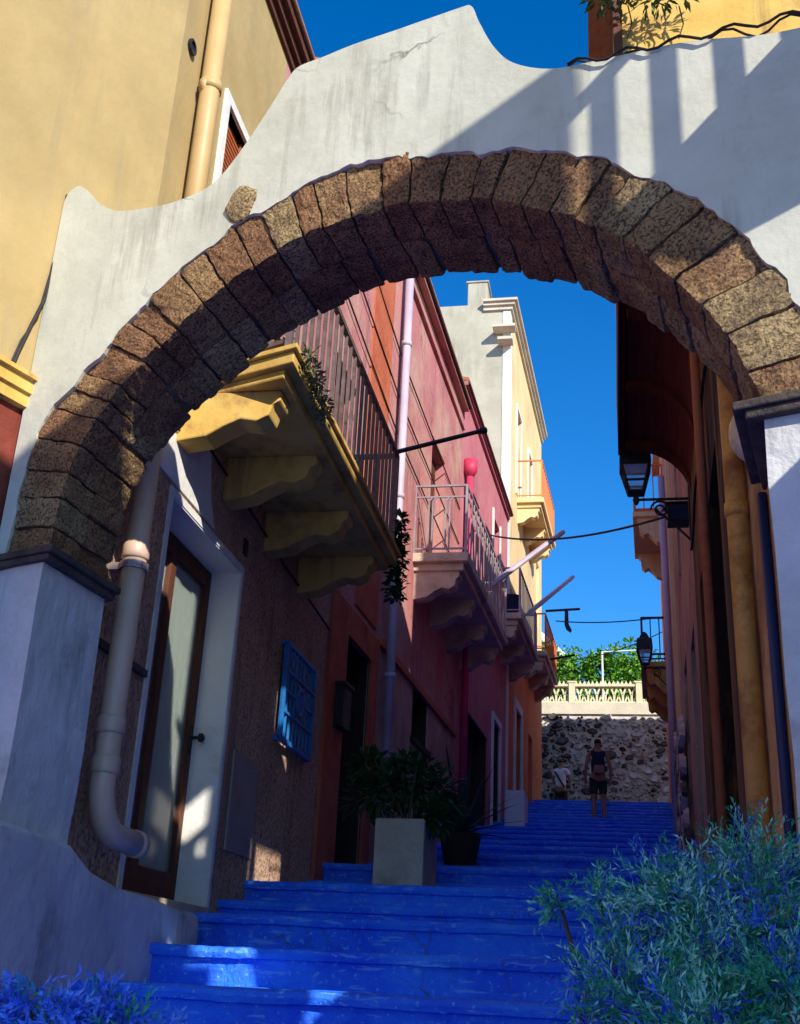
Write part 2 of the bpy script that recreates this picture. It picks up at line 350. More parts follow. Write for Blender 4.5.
for A, B_ in zip(rows, rows[1:]):
    for k in range(nx): b.face([A[k], A[k+1], B_[k+1], B_[k]])
struct(b.build('stairs', 'steps', smooth=False, recalc=False))
b = MB(); g = 60
b.poly([(-400, -300, -1.2), (400, -300, -1.2), (400, 29, -1.2), (-400, 29, -1.2)])
struct(b.build('ground', 'asphalt'))
b = MB(); b.poly([(-60, 28.6, 5.796), (60, 28.6, 5.796), (60, 36, 5.60), (-60, 36, 5.60)])
b.poly([(-60, 28.6, 5.796), (60, 28.6, 5.796), (60, 28.6, -1.2), (-60, 28.6, -1.2)])
struct(b.build('street', 'asphalt'))
b = MB(); b.poly([(-400, 33.55, 8.7), (400, 33.55, 8.7), (400, 600, 9.5), (-400, 600, 9.5)]); struct(b.build('terrain', 'earth'))

# ------------------------------------------------------------------ the arch
ZS = 3.3; AL = Vector((-2.545, 4.556, 0)); AR = Vector((.5, 3.406, 0)); AW = (AR-AL).length; AU = (AR-AL)/AW; AN = Vector((-AU.y, AU.x, 0))
def axis(a):                           # the tunnel runs a little askew to the front plane
    t = min(max(a, 0), 1); v = Vector((.092*(1-t)+.20*t, .99, 0)); return v.normalized()
def AF(a, h, d=0): # a along the face in widths, h above the springing in widths, d depth in metres
    return AL + AU*(a*AW) + axis(a)*d + Vector((0, 0, ZS + h*AW))
INT = crom([(0, 0, 0), (.016, .1155, 0), (.05, .185, 0), (.103, .246, 0), (.2026, .317, 0), (.3, .367, 0), (.4, .397, 0), (.47, .404, 0), (.545, .398, 0), (.679, .362, 0), (.786, .302, 0), (.859, .24, 0), (.924, .160, 0), (.975, .07, 0), (1, 0, 0)], 8)
EXT = crom([(-.092, 0, 0), (-.090, .12, 0), (-.060, .225, 0), (.023, .30, 0), (.127, .385, 0), (.21, .437, 0), (.282, .468, 0), (.36, .486, 0), (.44, .495, 0), (.52, .487, 0), (.603, .465, 0), (.733, .428, 0), (.838, .369, 0), (.931, .290, 0), (.994, .215, 0), (1.04, .13, 0), (1.072, .05, 0), (1.085, 0, 0)], 8)
def arclen(C):
    s = [0]
    for p, q in zip(C, C[1:]): s.append(s[-1]+(q-p).length)
    return s
def resample(C, t):
    s = arclen(C); L = s[-1]*t
    for i in range(len(s)-1):
        if s[i+1] >= L: return C[i].lerp(C[i+1], (L-s[i])/max(1e-9, s[i+1]-s[i]))
    return C[-1]
arch = thing('stone_archway', 'white plastered archway with a ring of rough brown tuff blocks spanning the blue steps', 'archway', (-1, 4, 1.3))
NV = 33
cuts = [0]
rnd = random.Random(3)
for i in range(NV): cuts.append(cuts[-1] + rnd.uniform(.7, 1.3))
cuts = [c/cuts[-1] for c in cuts]
vb = MB(); G = 9
for i in range(NV):
    for row in range(2):
        t0, t1 = cuts[i]+.0009, cuts[i+1]-.0009
        if row: sh = rnd.uniform(-.004, .004); t0 += sh; t1 += sh; t0 = max(t0, .001); t1 = min(t1, .999)
        d0, d1 = ((-.004 + rnd.uniform(-.008, .01), .266), (.270, .55 + rnd.uniform(-.02, .02)))[row]
        thick = rnd.uniform(.93, 1.03); inn = rnd.uniform(-.02, .02)
        vb.cur = rnd.choice((0, 0, 1, 2)) if i < 15 else rnd.choice((1, 1, 0)) if i < 25 else rnd.choice((2, 2, 0))  # redder blocks put the shade on the middle-right ring into colour
        def P(x, y, z):
            t = t0+(t1-t0)*x; a = resample(INT, t); e = resample(EXT, t); q = a.lerp(e, inn + (thick-inn)*y); return AF(q.x, q.y, d0+(d1-d0)*z)
        seen = {}
        def V3(x, y, z):
            k = (round(x*G), round(y*G), round(z*G))
            if k in seen: return seen[k]
            rx, ry, rz = x, y, z
            def rd(v): return v                            # soften block edges
            e = [min(c, 1-c) for c in (x, y, z)]
            edge = sum(1 for c in e if c < .02)
            p = P(x, y, z); c = P(.5, .5, .5)
            if edge >= 2: p = p.lerp(c, .018 if edge == 2 else .04)
            p = p + noise.noise_vector(p*5)*.010 + noise.noise_vector(p*22)*.008 + noise.noise_vector(p*60)*.004
            seen[k] = vb.vert(p); return seen[k]
        for ax in range(3):
            for sd in (0, 1):
                for u_ in range(G):
                    for w_ in range(G):
                        qs = []
                        for du, dw in ((0, 0), (1, 0), (1, 1), (0, 1)):
                            c = [0, 0, 0]; c[ax] = sd; c[(ax+1) % 3] = (u_+du)/G; c[(ax+2) % 3] = (w_+dw)/G
                            qs.append(V3(*c))
                        vb.face(qs if sd else qs[::-1])
vb.build('voussoirs', ['stone', 'stone2', 'stone3'], arch, recalc=False)
mb = MB(); M_ = 80
for k in range(M_):
    pts = []
    for t in (k/M_, (k+1)/M_):
        a = resample(INT, t); e = resample(EXT, t); i0 = a.lerp(e, .075); e0 = a.lerp(e, .92)
        for q, d in ((i0, .034), (e0, .034), (e0, .53), (i0, .53)): pts.append(AF(q.x, q.y, d))
    mb.hexa(pts)
mb.build('mortar_core', 'mortar', arch)
top = crom([(-.107, .30, 0), (-.107, .45, 0), (-.107, .60, 0)], 3)[:-1] + crom([(-.107, .60, 0), (-.106, .635, 0), (-.098, .652, 0), (-.077, .657, 0), (-.05, .637, 0), (-.02, .604, 0), (.03, .568, 0), (.097, .551, 0), (.16, .544, 0), (.227, .5515, 0), (.28, .60, 0), (.32, .655, 0), (.35, .70, 0), (.370, .716, 0), (.42, .713, 0), (.476, .710, 0), (.56, .702, 0), (.640, .695, 0), (.660, .688, 0), (.672, .655, 0), (.696, .597, 0), (.725, .556, 0), (.7745, .526, 0), (.841, .511, 0), (.95, .485, 0), (1.075, .450, 0), (1.3, .43, 0), (1.55, .42, 0)], 6)
bot = []
for k in range(170):
    e = resample(EXT, k/169); a = resample(INT, k/169); d = (e-a).normalized()
    rag = noise.noise(Vector((k*.19, 1.7, 0)))*.010 + noise.noise(Vector((k*.55, 9.7, 0)))*.006 - .010
    q = e + d*rag
    bot.append((min(q.x, 1.09), q.y if k not in (0, 169) else 0))
poly = [(p.x, p.y + noise.noise(Vector((p.x*9, p.y*9, 4)))*.004) for p in top] + [(1.55, -.024), (1.10, -.024)] + bot[::-1] + [(-.107, -.02), (-.107, .15)]
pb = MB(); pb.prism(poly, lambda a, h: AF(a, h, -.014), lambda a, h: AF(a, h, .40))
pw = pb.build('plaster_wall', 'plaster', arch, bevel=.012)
m = MB(); ec = AF(.287, .490, 0)
for k in range(9):
    for j in range(14):
        rr_ = .092*math.sin((k+.5)/9*PI/2); th = 2*PI*j/14; p = AU*(rr_*math.cos(th)) + Vector((0, 0, 1.15*rr_*math.sin(th)))
        q = ec + p*(1+.18*noise.noise(Vector((math.cos(th)*1.5, math.sin(th)*1.5, 2)))) - axis(.3)*(.034-.022*(k/8)**2); m.vert(q + noise.noise_vector(q*30)*.006)
for k in range(8):
    for j in range(14): m.face([k*14+j, k*14+(j+1) % 14, (k+1)*14+(j+1) % 14, (k+1)*14+j])
m.face(list(range(14))); m.build('exposed_stone', 'stone3', arch)
# piers and imposts
def pier(a0, a1, zb, zt, d0, d1, flare=0, nz=14):
    m = MB(); rings = []
    for k in range(nz+1):
        z = zb+(zt-zb)*k/nz; fl = flare*max(0, 1-(z-zb)/(zt-zb)*2.2)**2
        ring = []
        cs = [(a0-fl, d0-fl*AW*.4), (a1+fl*.5, d0-fl*AW*.4), (a1+fl*.5, d1), (a0-fl, d1)]
        for j in range(4):
            p, q = cs[j], cs[(j+1) % 4]
            for i in range(8):
                t = i/8; a = p[0]+(q[0]-p[0])*t; d = p[1]+(q[1]-p[1])*t
                pt = AL+AU*(a*AW)+axis(a)*d; pt.z = z
                ring.append(m.vert(pt + noise.noise_vector(pt*2.3)*.014 + noise.noise_vector(pt*8)*.004))
        rings.append(ring)
    n = len(rings[0])
    for A, B_ in zip(rings, rings[1:]):
        for j in range(n): m.face([A[j], A[(j+1) % n], B_[(j+1) % n], B_[j]])
    m.face(rings[0][::-1]); m.face(rings[-1]); return m
pier(-.115, 0, .6, 3.235, -.012, .55, .03).build('pier', 'pierplaster', arch)
pier(1.0, 1.55, .2, 3.235, -.012, .5, .01).build('pier', 'pierplaster', arch)
for a0, a1, dp in ((-.14, .014, .585), (.983, 1.55, .54)):
    m = MB()
    for zz, ex in ((3.228, 0), (3.262, .012)):
        cs = [(a0-ex, -.045-ex), (a1+ex*.6, -.045-ex), (a1+ex*.6, dp+ex), (a0-ex, dp+ex)]
        pts = []
        for z in (zz, zz+.034-.001):
            for a, d in cs:
                p = AL+AU*(a*AW)+axis(a)*d; p.z = z; pts.append(p + noise.noise_vector(p*6)*.006)
        m.hexa(pts)
    m.build('impost', 'impost', arch, bevel=.006)
# low plastered plinth running from the left pier along the wall
m = MB(); rings = []
for y, xf, zt in ((4.30, -2.42, 2.05), (4.75, -2.42, 2.05), (5.06, -2.43, 2.03), (5.3, -2.43, 1.94), (5.7, -2.44, 1.90), (6.2, -2.45, 1.88), (6.6, -2.46, 1.87), (6.93, -2.47, 1.85)):
    ring = []
    for x, z in ((-3.3, .3), (xf, .3), (xf, .9), (xf, 1.3), (xf, 1.6), (xf-.002, zt-.06), (xf-.008, zt-.02), (xf-.03, zt), (-2.56, zt+.01), (-3.3, zt+.02)):
        p = Vector((x, y, z)); ring.append(m.vert(p + noise.noise_vector(p*3)*.02))
    rings.append(ring)
n = len(rings[0])
for A, B_ in zip(rings, rings[1:]):
    for j in range(n): m.face([A[j], A[(j+1) % n], B_[(j+1) % n], B_[j]])
m.face(rings[0][::-1]); m.face(rings[-1])
m.build('plinth', 'pierplaster', arch, smooth=False, bevel=.01)

# ------------------------------------------------------------------ left: house with yellow upper wall and rough tan base
SCX = lambda a: (AL + AU*(-.107*AW))
h1 = thing('yellow_house', 'house with yellow upper wall, tan base and ochre balcony left of the arch', 'house', (-3, 6, 2))
DOOR = (6.1, 7.5, 1.90, 4.24)
facade(LW, 5.3, 10.1, .6, 5.10, [DOOR, (8.72, 9.55, 3.36, 3.98)], 'wall', 'tan', h1, dep=.30)
facade(LW, 5.3, 7.3, 5.10, 8.9, [(6.15, 7.1, 5.9, 7.36)], 'upper_wall', 'yellow', h1, dep=.12)
facade(LW, 7.3, 9.3, 5.10, 8.9, [], 'pink_upper_wall', 'pink', h1, dep=.12)
c0 = Vector((-2.64, 5.3, 0)); nd = AN
def NF(s, d, z): return c0 - nd*s + AU*d + Vector((0, 0, z))     # facet before the arch
m = MB(NF); m.box(0, 9, -.6, 0, 4.28, 8.9); m.build('near_wall', 'yellow', h1)
m = MB(NF); m.box(0, 9, -.6, -.015, -1.2, 4.1); m.build('red_base', 'redbase', h1)
m = MB(NF); m.box(.35, 9, -.3, .05, 4.17, 4.28); m.box(.35, 9, -.3, .03, 4.1, 4.17); m.box(.35, 9, -.3, .075, 4.24, 4.262); m.build('string_course', 'ochre', h1)
# window under the eave
fr = MB(LW)
for a, c, e, g in ((6.07, 6.15, 5.82, 7.44), (7.1, 7.18, 5.82, 7.44), (6.15, 7.1, 7.36, 7.44), (6.15, 7.1, 5.82, 5.9)): fr.box(a, c, -.05, .025, e, g)
wf = fr.build('window', 'white', h1)
sb = MB(LW)
for k in range(2):
    a = 6.17+k*.47
    sb.box(a, a+.44, -.09, -.05, 5.92, 7.34)
    for j in range(30): sb.bar((a+.05, -.035, 5.98+j*.044), (a+.39, -.035, 5.98+j*.044), .013)
    for q in (a+.03, a+.41): sb.box(q-.03, q+.03, -.05, -.02, 5.92, 7.34)
sb.box(6.60, 6.63, -.02, .03, 6.9, 7.02)
sb.build('shutter', 'shutter', wf)
# eave
m = MB(LW)
m.box(5.1, 9.29, -.3, .03, 8.90, 8.98); m.box(5.1, 9.29, -.3, .07, 8.98, 9.06); m.box(5.1, 9.31, -.3, .12, 9.06, 9.14)
m.build('eave', 'brown', h1)
m = MB(LW); m.tube([(5.1, .12, 9.17), (9.3, .12, 9.17)], .035, 10); m.build('gutter', 'brown', h1, smooth=True)
m = MB(LW); m.hexa([(5.1, .14, 9.2), (9.3, .14, 9.2), (9.3, -3, 10.0), (5.1, -3, 10.0), (5.1, .14, 9.24), (9.3, .14, 9.24), (9.3, -3, 10.06), (5.1, -3, 10.06)]); m.build('roof', 'tiles', h1)
# rest of the body so that the house is solid
m = MB(); m.box(-8, -3.25, 4, 10.1, .3, 8.9); m.build('rear_wall', 'yellow', h1)
# pipe on the yellow wall
m = MB(LW); m.tube([(5.62, .09, 4.5), (5.62, .09, 8.95)], .068, 14); m.tube([(5.62, .09, 6.98), (5.62, .09, 7.05)], .078, 14); m.tube([(5.62, .05, 7.0), (5.62, .09, 7.0)], .085, 8)
m.build('downpipe', 'ypipe', h1, smooth=True)
v_ = at(186, 55, 5.5); m = MB(); m.lathe((-2.635, 5.42, v_.z-.02), [(.0, 0), (.055, 0), (.055, .02), (.04, .02), (.04, .008), (.0, .008)], 16, 'x'); m.build('vent', 'iron', h1, smooth=False)
# door with its white reveal
dr = thing
a, c, e, g = DOOR
m = MB(LW); t = .012
m.box(c-t, c, -.29, .006, e, g); m.box(a, a+t, -.29, .006, e, g); m.box(a+t, c-t, -.29, .006, g-t, g)
m.box(c, c+.05, -.01, .012, e-.05, g+.05); m.box(a-.05, a, -.01, .012, e-.05, g+.05); m.box(a, c, -.01, .012, g, g+.05)
m.build('door_reveal', 'white', h1)
m = MB(LW); D0, D1 = -.27, -.21
for q in ((a+t, a+.10), (c-.10, c-t), (a+.62, a+.72)): m.box(q[0], q[1], D0, D1, e+.06, g-t)
for q in ((e+.06, e+.22), (g-.14, g-t)): m.box(a+.10, c-.10, D0+.002, D1-.002, q[0], q[1])
door = m.build('door', 'brown', h1, bevel=.006)
m = MB(LW); m.box(a+.10, a+.62, D0+.02, D0+.026, e+.22, g-.14); m.box(a+.72, c-.10, D0+.02, D0+.026, e+.22, g-.14); m.build('pane', 'glass', door)
m = MB(LW)
N_ = 90
for k in range(N_):
    s0 = a+.09+(c-a-.18)*k/N_; s1 = a+.09+(c-a-.18)*(k+1)/N_
    f0 = math.sin(k*.8)*.008; f1 = math.sin((k+1)*.8)*.008
    m.poly([(s0, D0-.012+f0, e+.1), (s1, D0-.012+f1, e+.1), (s1, D0-.012+f1, g-.1), (s0, D0-.012+f0, g-.1)])
m.build('curtain', 'curtain', door, smooth=True, recalc=False)
m = MB(LW); m.lathe((0, 0, 0), [(0, 0), (.001, 0)], 3)
m = MB(LW); kz = 3.02; m.tube([(c-.06, D1, kz), (c-.06, D1+.05, kz)], .012, 8); m.lathe((c-.06, D1+.05, kz), [(.012, -.0), (.03, .012), (.033, .03), (.02, .045), (0, .048)], 12, 'y'); m.box(c-.085, c-.035, D1, D1+.006, kz-.12, kz+.08)
m.build('handle', 'iron', door)
m = MB(LW); m.box(a-.06, c+.06, -.3, .05, e-.10, e+.02); m.build('door_sill', 'conc', h1)
# little things on the wall
m = MB(LW); m.box(7.50, 7.58, 0, .012, 4.39, 4.51); m.build('vent', 'iron', h1)
m = MB(LW); m.box(7.75, 8.35, -.01, .014, 2.32, 3.0); m.build('wall_patch', 'patch', h1)
m = MB(LW); m.box(5.35, 6.02, -.01, .03, 3.07, 3.11); m.build('ledge', 'impost', h1)
m = MB(LW); m.tube([(5.35, .02, 4.86), (6.3, .025, 4.80), (6.9, .02, 4.77), (7.6, .03, 4.72), (8.5, .02, 4.66), (9.5, .03, 4.62), (10.1, .02, 4.6)], .010, 6)
m.tube([(5.7, .02, 4.60), (6.1, .03, 4.66), (6.25, .02, 4.79)], .006, 5)
m.build('cable', 'cable', h1, smooth=True)
# sunlight on the stucco above the door, painted as a white sheet
m = MB(LW)
pp = [(5.6, 4.98), (5.85, 4.99), (6.35, 4.97), (6.62, 4.84), (6.72, 4.5), (6.86, 4.32), (5.6, 4.32)]
m.prism(pp, lambda x, y: (x, -.01, y), lambda x, y: (x, .011, y)); m.build('sunlit_patch', 'white', h1)
# beige drainpipe with an elbow
dp = thing('drainpipe', 'thick beige drainpipe with collars and bottom elbow beside the glazed door', 'drainpipe', (-2.5, 5.7, 2.05))
m = MB(LW); ct = [(5.42, .13, 5.05), (5.42, .13, 2.36)]
el = [(5.42 + .22*(1-math.cos(k*PI/16)), .13 + .02*k/8, 2.36 - .22*math.sin(k*PI/16)) for k in range(1, 9)]
m.tube(ct + el + [(5.86, .16, 2.135)], .064, 18)
m.build('pipe', 'pipe', dp, smooth=True)
for z in (3.56, 2.62, 2.42):
    m = MB(LW); m.tube([(5.42, .13, z), (5.42, .13, z+.012), (5.42, .13, z+.075), (5.42, .13, z+.09)], [.067, .074, .074, .067], 18); m.build('collar', 'pipe', dp, smooth=True)
m = MB(LW); m.tube([(5.42, .13, 3.5), (5.42, .13, 3.54)], .078, 14); m.box(5.39, 5.45, 0, .08, 3.5, 3.54); m.build('clamp', 'steel', dp)
m = MB(LW); m.tube([(5.83, .158, 2.135), (5.89, .161, 2.135)], .071, 18); m.build('collar', 'pipe', dp, smooth=True)
m = MB(LW); m.tube([(5.891, .161, 2.135), (5.896, .161, 2.135)], .056, 18); m.build('pipe_mouth', 'dark', dp)
# blue window grate
gr = thing('window_grate', 'blue painted iron grille standing out from the tan stucco wall', 'grille', LW(9.1, 0, 3.3))
m = MB(LW); A0, A1, Z0, Z1 = 8.68, 9.60, 3.28, 4.06
for p, q in (((A0, .05, Z0), (A1, .05, Z0)), ((A0, .05, Z1), (A1, .05, Z1)), ((A0, .05, Z0), (A0, .05, Z1)), ((A1, .05, Z0), (A1, .05, Z1))): m.bar(p, q, .018)
for s in (A0, A1):
    for z in (Z0, Z1): m.bar((s, 0, z), (s, .05, z), .018)
m.build('frame', 'blueiron', gr)
for k in range(1, 8):
    s = A0+(A1-A0)*k/8; m = MB(LW); m.bar((s, .05, Z0), (s, .05, Z1), .009); m.build('bar', 'blueiron', gr)
for z in (3.5, 3.67, 3.84):
    m = MB(LW); m.bar((A0, .062, z), (A1, .062, z), .010); m.build('crossbar', 'blueiron', gr)
m = MB(LW); m.lathe((9.14, .07, 3.67), [(0, -.01), (.12, -.01), (.12, .008), (.09, .008), (.09, -.004), (0, -.004)], 14, 'y'); m.build('rosette', 'blueiron', gr)

def console(m, s, z, proj, hgt, wid, fn=None):   # scrolled corbel under a balcony
    pr = [(0, z), (proj, z), (proj, z-.07), (proj*.93, z-.10), (proj*.9, z-.17*hgt/.3), (proj*.78, z-.21*hgt/.3), (proj*.62, z-.19*hgt/.3), (proj*.45, z-.24*hgt/.3), (proj*.3, z-hgt), (proj*.12, z-hgt*1.06), (0, z-hgt*1.1)]
    m.prism(pr, lambda d, q: (s, d, q), lambda d, q: (s+wid, d, q))
# ochre balcony
bal = thing('balcony', 'ochre balcony on scrolled corbels with dark bars, its near end sunlit', 'balcony', (-2.64, 7.5, 5.05), 'balconies on the left houses')
Q = [(6.09, -.02), (5.80, .79), (9.4, .79), (9.4, -.02)]
m = MB(LW); m.prism(Q, lambda s, d: (s, d, 5.05), lambda s, d: (s, d, 5.13)); m.build('slab', 'ochre', bal, bevel=.008)
Q2 = [(6.13, -.02), (5.87, .72), (9.35, .72), (9.35, -.02)]
m = MB(LW); m.prism(Q2, lambda s, d: (s, d, 4.985), lambda s, d: (s, d, 5.049)); m.build('moulding', 'ochre', bal, bevel=.012)
Q3 = [(6.05, -.01), (5.765, .815), (9.43, .815), (9.43, -.01)]
m = MB(LW); m.prism(Q3, lambda s, d: (s, d, 5.131), lambda s, d: (s, d, 5.165)); m.build('edging', 'ochre', bal, bevel=.005)
for s in (6.02, 6.95, 7.95, 8.95):
    m = MB(LW); console(m, s, 4.984, .66, .30, .20); m.build('corbel', 'ochre', bal, bevel=.012)
def railing(fn, parent, corners, z0, z1, gap, r, matn, top=.016, pairs=False, mid=None):
    m = MB(fn)
    for p, q in zip(corners, corners[1:]):
        m.bar((*p, z1), (*q, z1), top); m.bar((*p, z0+.06), (*q, z0+.06), top*.7)
        if mid: m.bar((*p, mid), (*q, mid), top*.7)
    for p in corners: m.bar((*p, z0), (*p, z1), top*1.05)
    m.build('handrail', matn, parent)
    n = 0
    for p, q in zip(corners, corners[1:]):
        L = math.hypot(q[0]-p[0], q[1]-p[1]); k = max(2, int(L/gap))
        for i in range(1, k):
            t = i/k; s = p[0]+(q[0]-p[0])*t; d = p[1]+(q[1]-p[1])*t
            m = MB(fn)
            if pairs and p[0] == q[0]:
                m.bar((s, d-.045, z0+.06), (s, d-.045, z1-.22), r); m.bar((s, d-.045, z1-.22), (s, d, mid or z1), r)
                m.bar((s, d+.005, z0+.06), (s, d+.005, z1-.22), r); m.bar((s, d+.005, z1-.22), (s, d+.05, mid or z1), r)
            else: m.bar((s, d, z0+.06), (s, d, z1), r)
            m.build('baluster', matn, parent); n += 1
railing(LW, bal, [(6.12, .03), (5.84, .74), (9.36, .74), (9.36, .03)], 5.165, 6.12, .15, .012, 'rail', .020)
m = MB(LW); m.box(6.5, 7.55, -.02, .05, 5.15, 7.0)
for k in range(24): m.bar((6.55, .058, 5.25+k*.07), (7.5, .058, 5.25+k*.07), .02)
m.build('green_shutter', 'green', h1)
m = MB(LW); m.tube([(9.30, .74, 6.13), (9.9, 1.45, 6.62)], .022, 8); m.tube([(9.9, 1.45, 6.62), (9.93, 1.49, 6.64)], .035, 8); m.build('laundry_arm', 'iron', bal)

def sprig_plant(name, label, cat, spots, matn, L=.09, wdt=.03, n=60, parent=None, droop=.3, group=None, petals=None):
    m = MB()
    for (c, r) in spots:
        c = Vector(c)
        for _ in range(n):
            d = Vector((random.gauss(0, 1), random.gauss(0, 1), random.gauss(.2, 1))).normalized()
            p = c + d*r*random.random()**.6
            m.leaf(p, d + Vector((0, 0, -droop*random.random())), L*random.uniform(.6, 1.2), wdt*random.uniform(.7, 1.2), Vector((random.random()-.5, random.random()-.5, 1)))
    o = m.build(name, matn, parent, recalc=False)
    if label: tag(o, label, cat, group)
    return o
# pots and plants on the ochre balcony
pt = thing('potted_succulent', 'pale rosette succulents in a trough at the sunlit end of the ochre balcony', 'plant', LW(5.95, .55, 5.17))
m = MB(LW); m.box(5.93, 6.07, .30, .68, 5.168, 5.30); m.build('trough', 'redframe', pt, bevel=.01)
sprig_plant('leaves', None, None, [(LW(5.97, .4, 5.38), .06), (LW(5.98, .55, 5.36), .07), (LW(5.95, .66, 5.34), .05)], 'leaf3', .07, .035, 60, pt)
sprig_plant('rosettes', None, None, [(LW(5.93, .42, 5.42), .03), (LW(5.93, .60, 5.39), .035)], 'petal', .06, .04, 40, pt)
tag(sprig_plant('trailing_succulent', None, None, [(LW(5.92+.06*k, .85, 5.16-.022*k), .05) for k in range(9)], 'leaf3', .05, .02, 45), 'small olive succulent trailing over the near edge of the ochre balcony', 'plant')
tag(sprig_plant('ivy', None, None, [(LW(9.42, .78, 5.5-.09*k), .065 + .02*math.sin(k*2)) for k in range(9)], 'leaf2', .08, .05, 45), 'dark ivy hanging from the far end of the ochre balcony', 'plant')

for q_ in [o for o in COL.objects if o.parent is None and o.get('category') in ('plant', 'balcony') and o.name.split('.')[0] in ('balcony', 'potted_succulent', 'trailing_succulent', 'ivy') if 'category' in o.keys()]: q_.location.z -= .08
# ------------------------------------------------------------------ left: pink houses
h2 = thing('pink_house', 'tall dusky pink house with a grey downpipe behind the ochre balcony', 'house', (-3, 12, 2.5))
facade(LW, 9.3, 17.0, 5.10, 10.55, [(9.7, 10.6, 5.2, 7.4), (14.6, 15.6, 6.62, 8.9)], 'upper_wall', 'pink', h2, dep=.25)
facade(LW, 10.1, 17.0, 1.6, 5.10, [(10.75, 11.75, 2.35, 4.75), (14.0, 15.0, 4.4, 5.09)], 'lower_wall', 'pinkold', h2, dep=.35)
m = MB(LW); m.box(9.3, 17.05, -.3, .04, 10.20, 10.25); m.box(9.25, 17.05, -.3, .10, 10.55, 10.60); m.build('cornice', 'pink', h2)
m = MB(LW); m.tube([(9.25, .11, 10.63), (17.05, .11, 10.63)], .04, 8); m.build('gutter', 'darkwood', h2)
m = MB(LW); m.hexa([(9.25, .13, 10.68), (17.05, .13, 10.68), (17.05, -3, 11.6), (9.25, -3, 11.6), (9.25, .13, 10.72), (17.05, .13, 10.72), (17.05, -3, 11.66), (9.25, -3, 11.66)]); m.build('roof', 'tiles', h2)
m = MB(); m.box(-8, -3.0, 9.35, 17, 1, 10.5); m.build('rear_wall', 'pink', h2)
# rust red door surround
m = MB(LW); m.box(10.15, 10.75, -.01, .03, 1.8, 5.05); m.box(11.75, 12.05, -.01, .03, 1.8, 5.05); m.box(10.75, 11.75, -.01, .03, 4.75, 5.05); m.build('door_surround', 'redframe', h2)
m = MB(LW); m.box(10.77, 11.73, -.30, -.24, 2.36, 4.72)
for z in (2.5, 3.3, 4.05):
    for s in (10.87, 11.30): m.box(s, s+.33, -.245, -.215, z, z+.6)
dd = m.build('door', 'darkwood', h2); m = MB(LW); m.tube([(11.62, -.24, 3.35), (11.62, -.16, 3.35)], .02, 8); m.build('handle', 'iron', dd)
m = MB(LW); m.box(10.4, 10.68, .03, .12, 3.75, 4.15); m.box(10.38, 10.70, .03, .14, 4.15, 4.18); m.box(10.45, 10.63, .12, .124, 4.05, 4.08)
tag(m.build('letter_box', 'iron', None, bevel=.01), 'black letter box on the rust red door surround', 'letter box')
m = MB(LW); m.box(13.95, 15.05, -.02, .05, 4.33, 4.4); m.box(14.05, 14.95, -.3, -.24, 4.42, 5.08); m.build('window', 'darkwood', h2)
m = MB(LW); m.box(14.63, 15.57, -.2, -.14, 6.65, 8.88); m.box(15.08, 15.12, -.14, -.12, 6.65, 8.88); m.build('balcony_door', 'brown', h2)
m = MB(LW); m.box(9.72, 10.58, -.2, -.14, 5.2, 7.38); m.build('balcony_door', 'brown', h2)
m = MB(LW)
for k, z in enumerate((7.6, 8.1, 8.7)): m.tube([(9.4+k*.3, .015, z+.6), (12.3, .03, z+.2), (16.9, .015, z)], .010, 5)
m.build('cable', 'cable', h2)
m = MB(LW); m.box(11.0, 11.9, -.01, .02, 5.15, 10.28); m.build('shaded_strip', 'redframe', h2)  # red-brown sheet painting the shadowed band on the pink wall
m = MB(LW); m.box(12.05, 17, -.01, .05, 5.02, 5.1); m.build('string_course', 'redframe', h2)
m = MB(LW); m.tube([(12.3, .10, 2.75), (12.3, .10, 10.5)], .055, 12)
for z in (4.7, 6.9, 9.0, 10.1): m.tube([(12.3, .10, z), (12.3, .10, z+.06)], .066, 12)
tag(m.build('downpipe', 'lpipe', None, smooth=True), 'pale lilac downpipe running up the dusky pink house', 'downpipe')
def shade_lining(fn, op, dep, par, m_='darkwood'):  # dark sheets that paint deep shade onto the reveals
    a, c, e, g = op; m = MB(fn); t = .015
    m.box(c-t, c, -dep+.005, -.02, e, g-t); m.box(a, a+t, -dep+.005, -.02, e, g-t); m.box(a, c, -dep+.005, -.02, g-t, g); return m.build('shade_lining', m_, par)
shade_lining(LW, (10.75, 11.75, 2.35, 4.75), .35, h2); shade_lining(LW, (14.0, 15.0, 4.4, 5.09), .35, h2)
# second pink house
h3 = thing('rose_house', 'narrower brighter rose house with a magenta downpipe and lattice railed balcony', 'house', (-3, 19, 3.5))
facade(LW, 17.0, 22.85, 3.0, 10.95, [(17.5, 20.4, 3.2, 5.7), (21.0, 21.9, 4.3, 6.2), (20.7, 21.6, 8.1, 10.2), (18.2, 19.0, 8.0, 9.6)], 'wall', 'pink2', h3, dep=.35)
m = MB(LW); m.box(17.0, 22.85, -.3, .05, 10.95, 11.02); m.box(16.95, 22.85, -.3, .09, 11.02, 11.1); m.build('cornice', 'pink2', h3)
m = MB(LW); m.hexa([(16.95, .10, 11.1), (22.85, .10, 11.1), (22.85, -3, 11.9), (16.95, -3, 11.9), (16.95, .10, 11.16), (22.85, .10, 11.16), (22.85, -3, 11.96), (16.95, -3, 11.96)]); m.build('roof', 'tiles', h3)
m = MB(LW); m.tube([(16.95, .09, 11.06), (22.85, .09, 11.06)], .035, 8); m.build('gutter', 'darkwood', h3)
m = MB(); m.box(-8, -2.85, 17, 22.85, 2, 10.9); m.build('rear_wall', 'pink2', h3)
m = MB(LW); m.box(17.53, 20.37, -.3, -.25, 3.2, 5.68); m.build('gate', 'darkwood', h3); shade_lining(LW, (17.5, 20.4, 3.2, 5.7), .35, h3); shade_lining(LW, (21.0, 21.9, 4.3, 6.2), .35, h3)
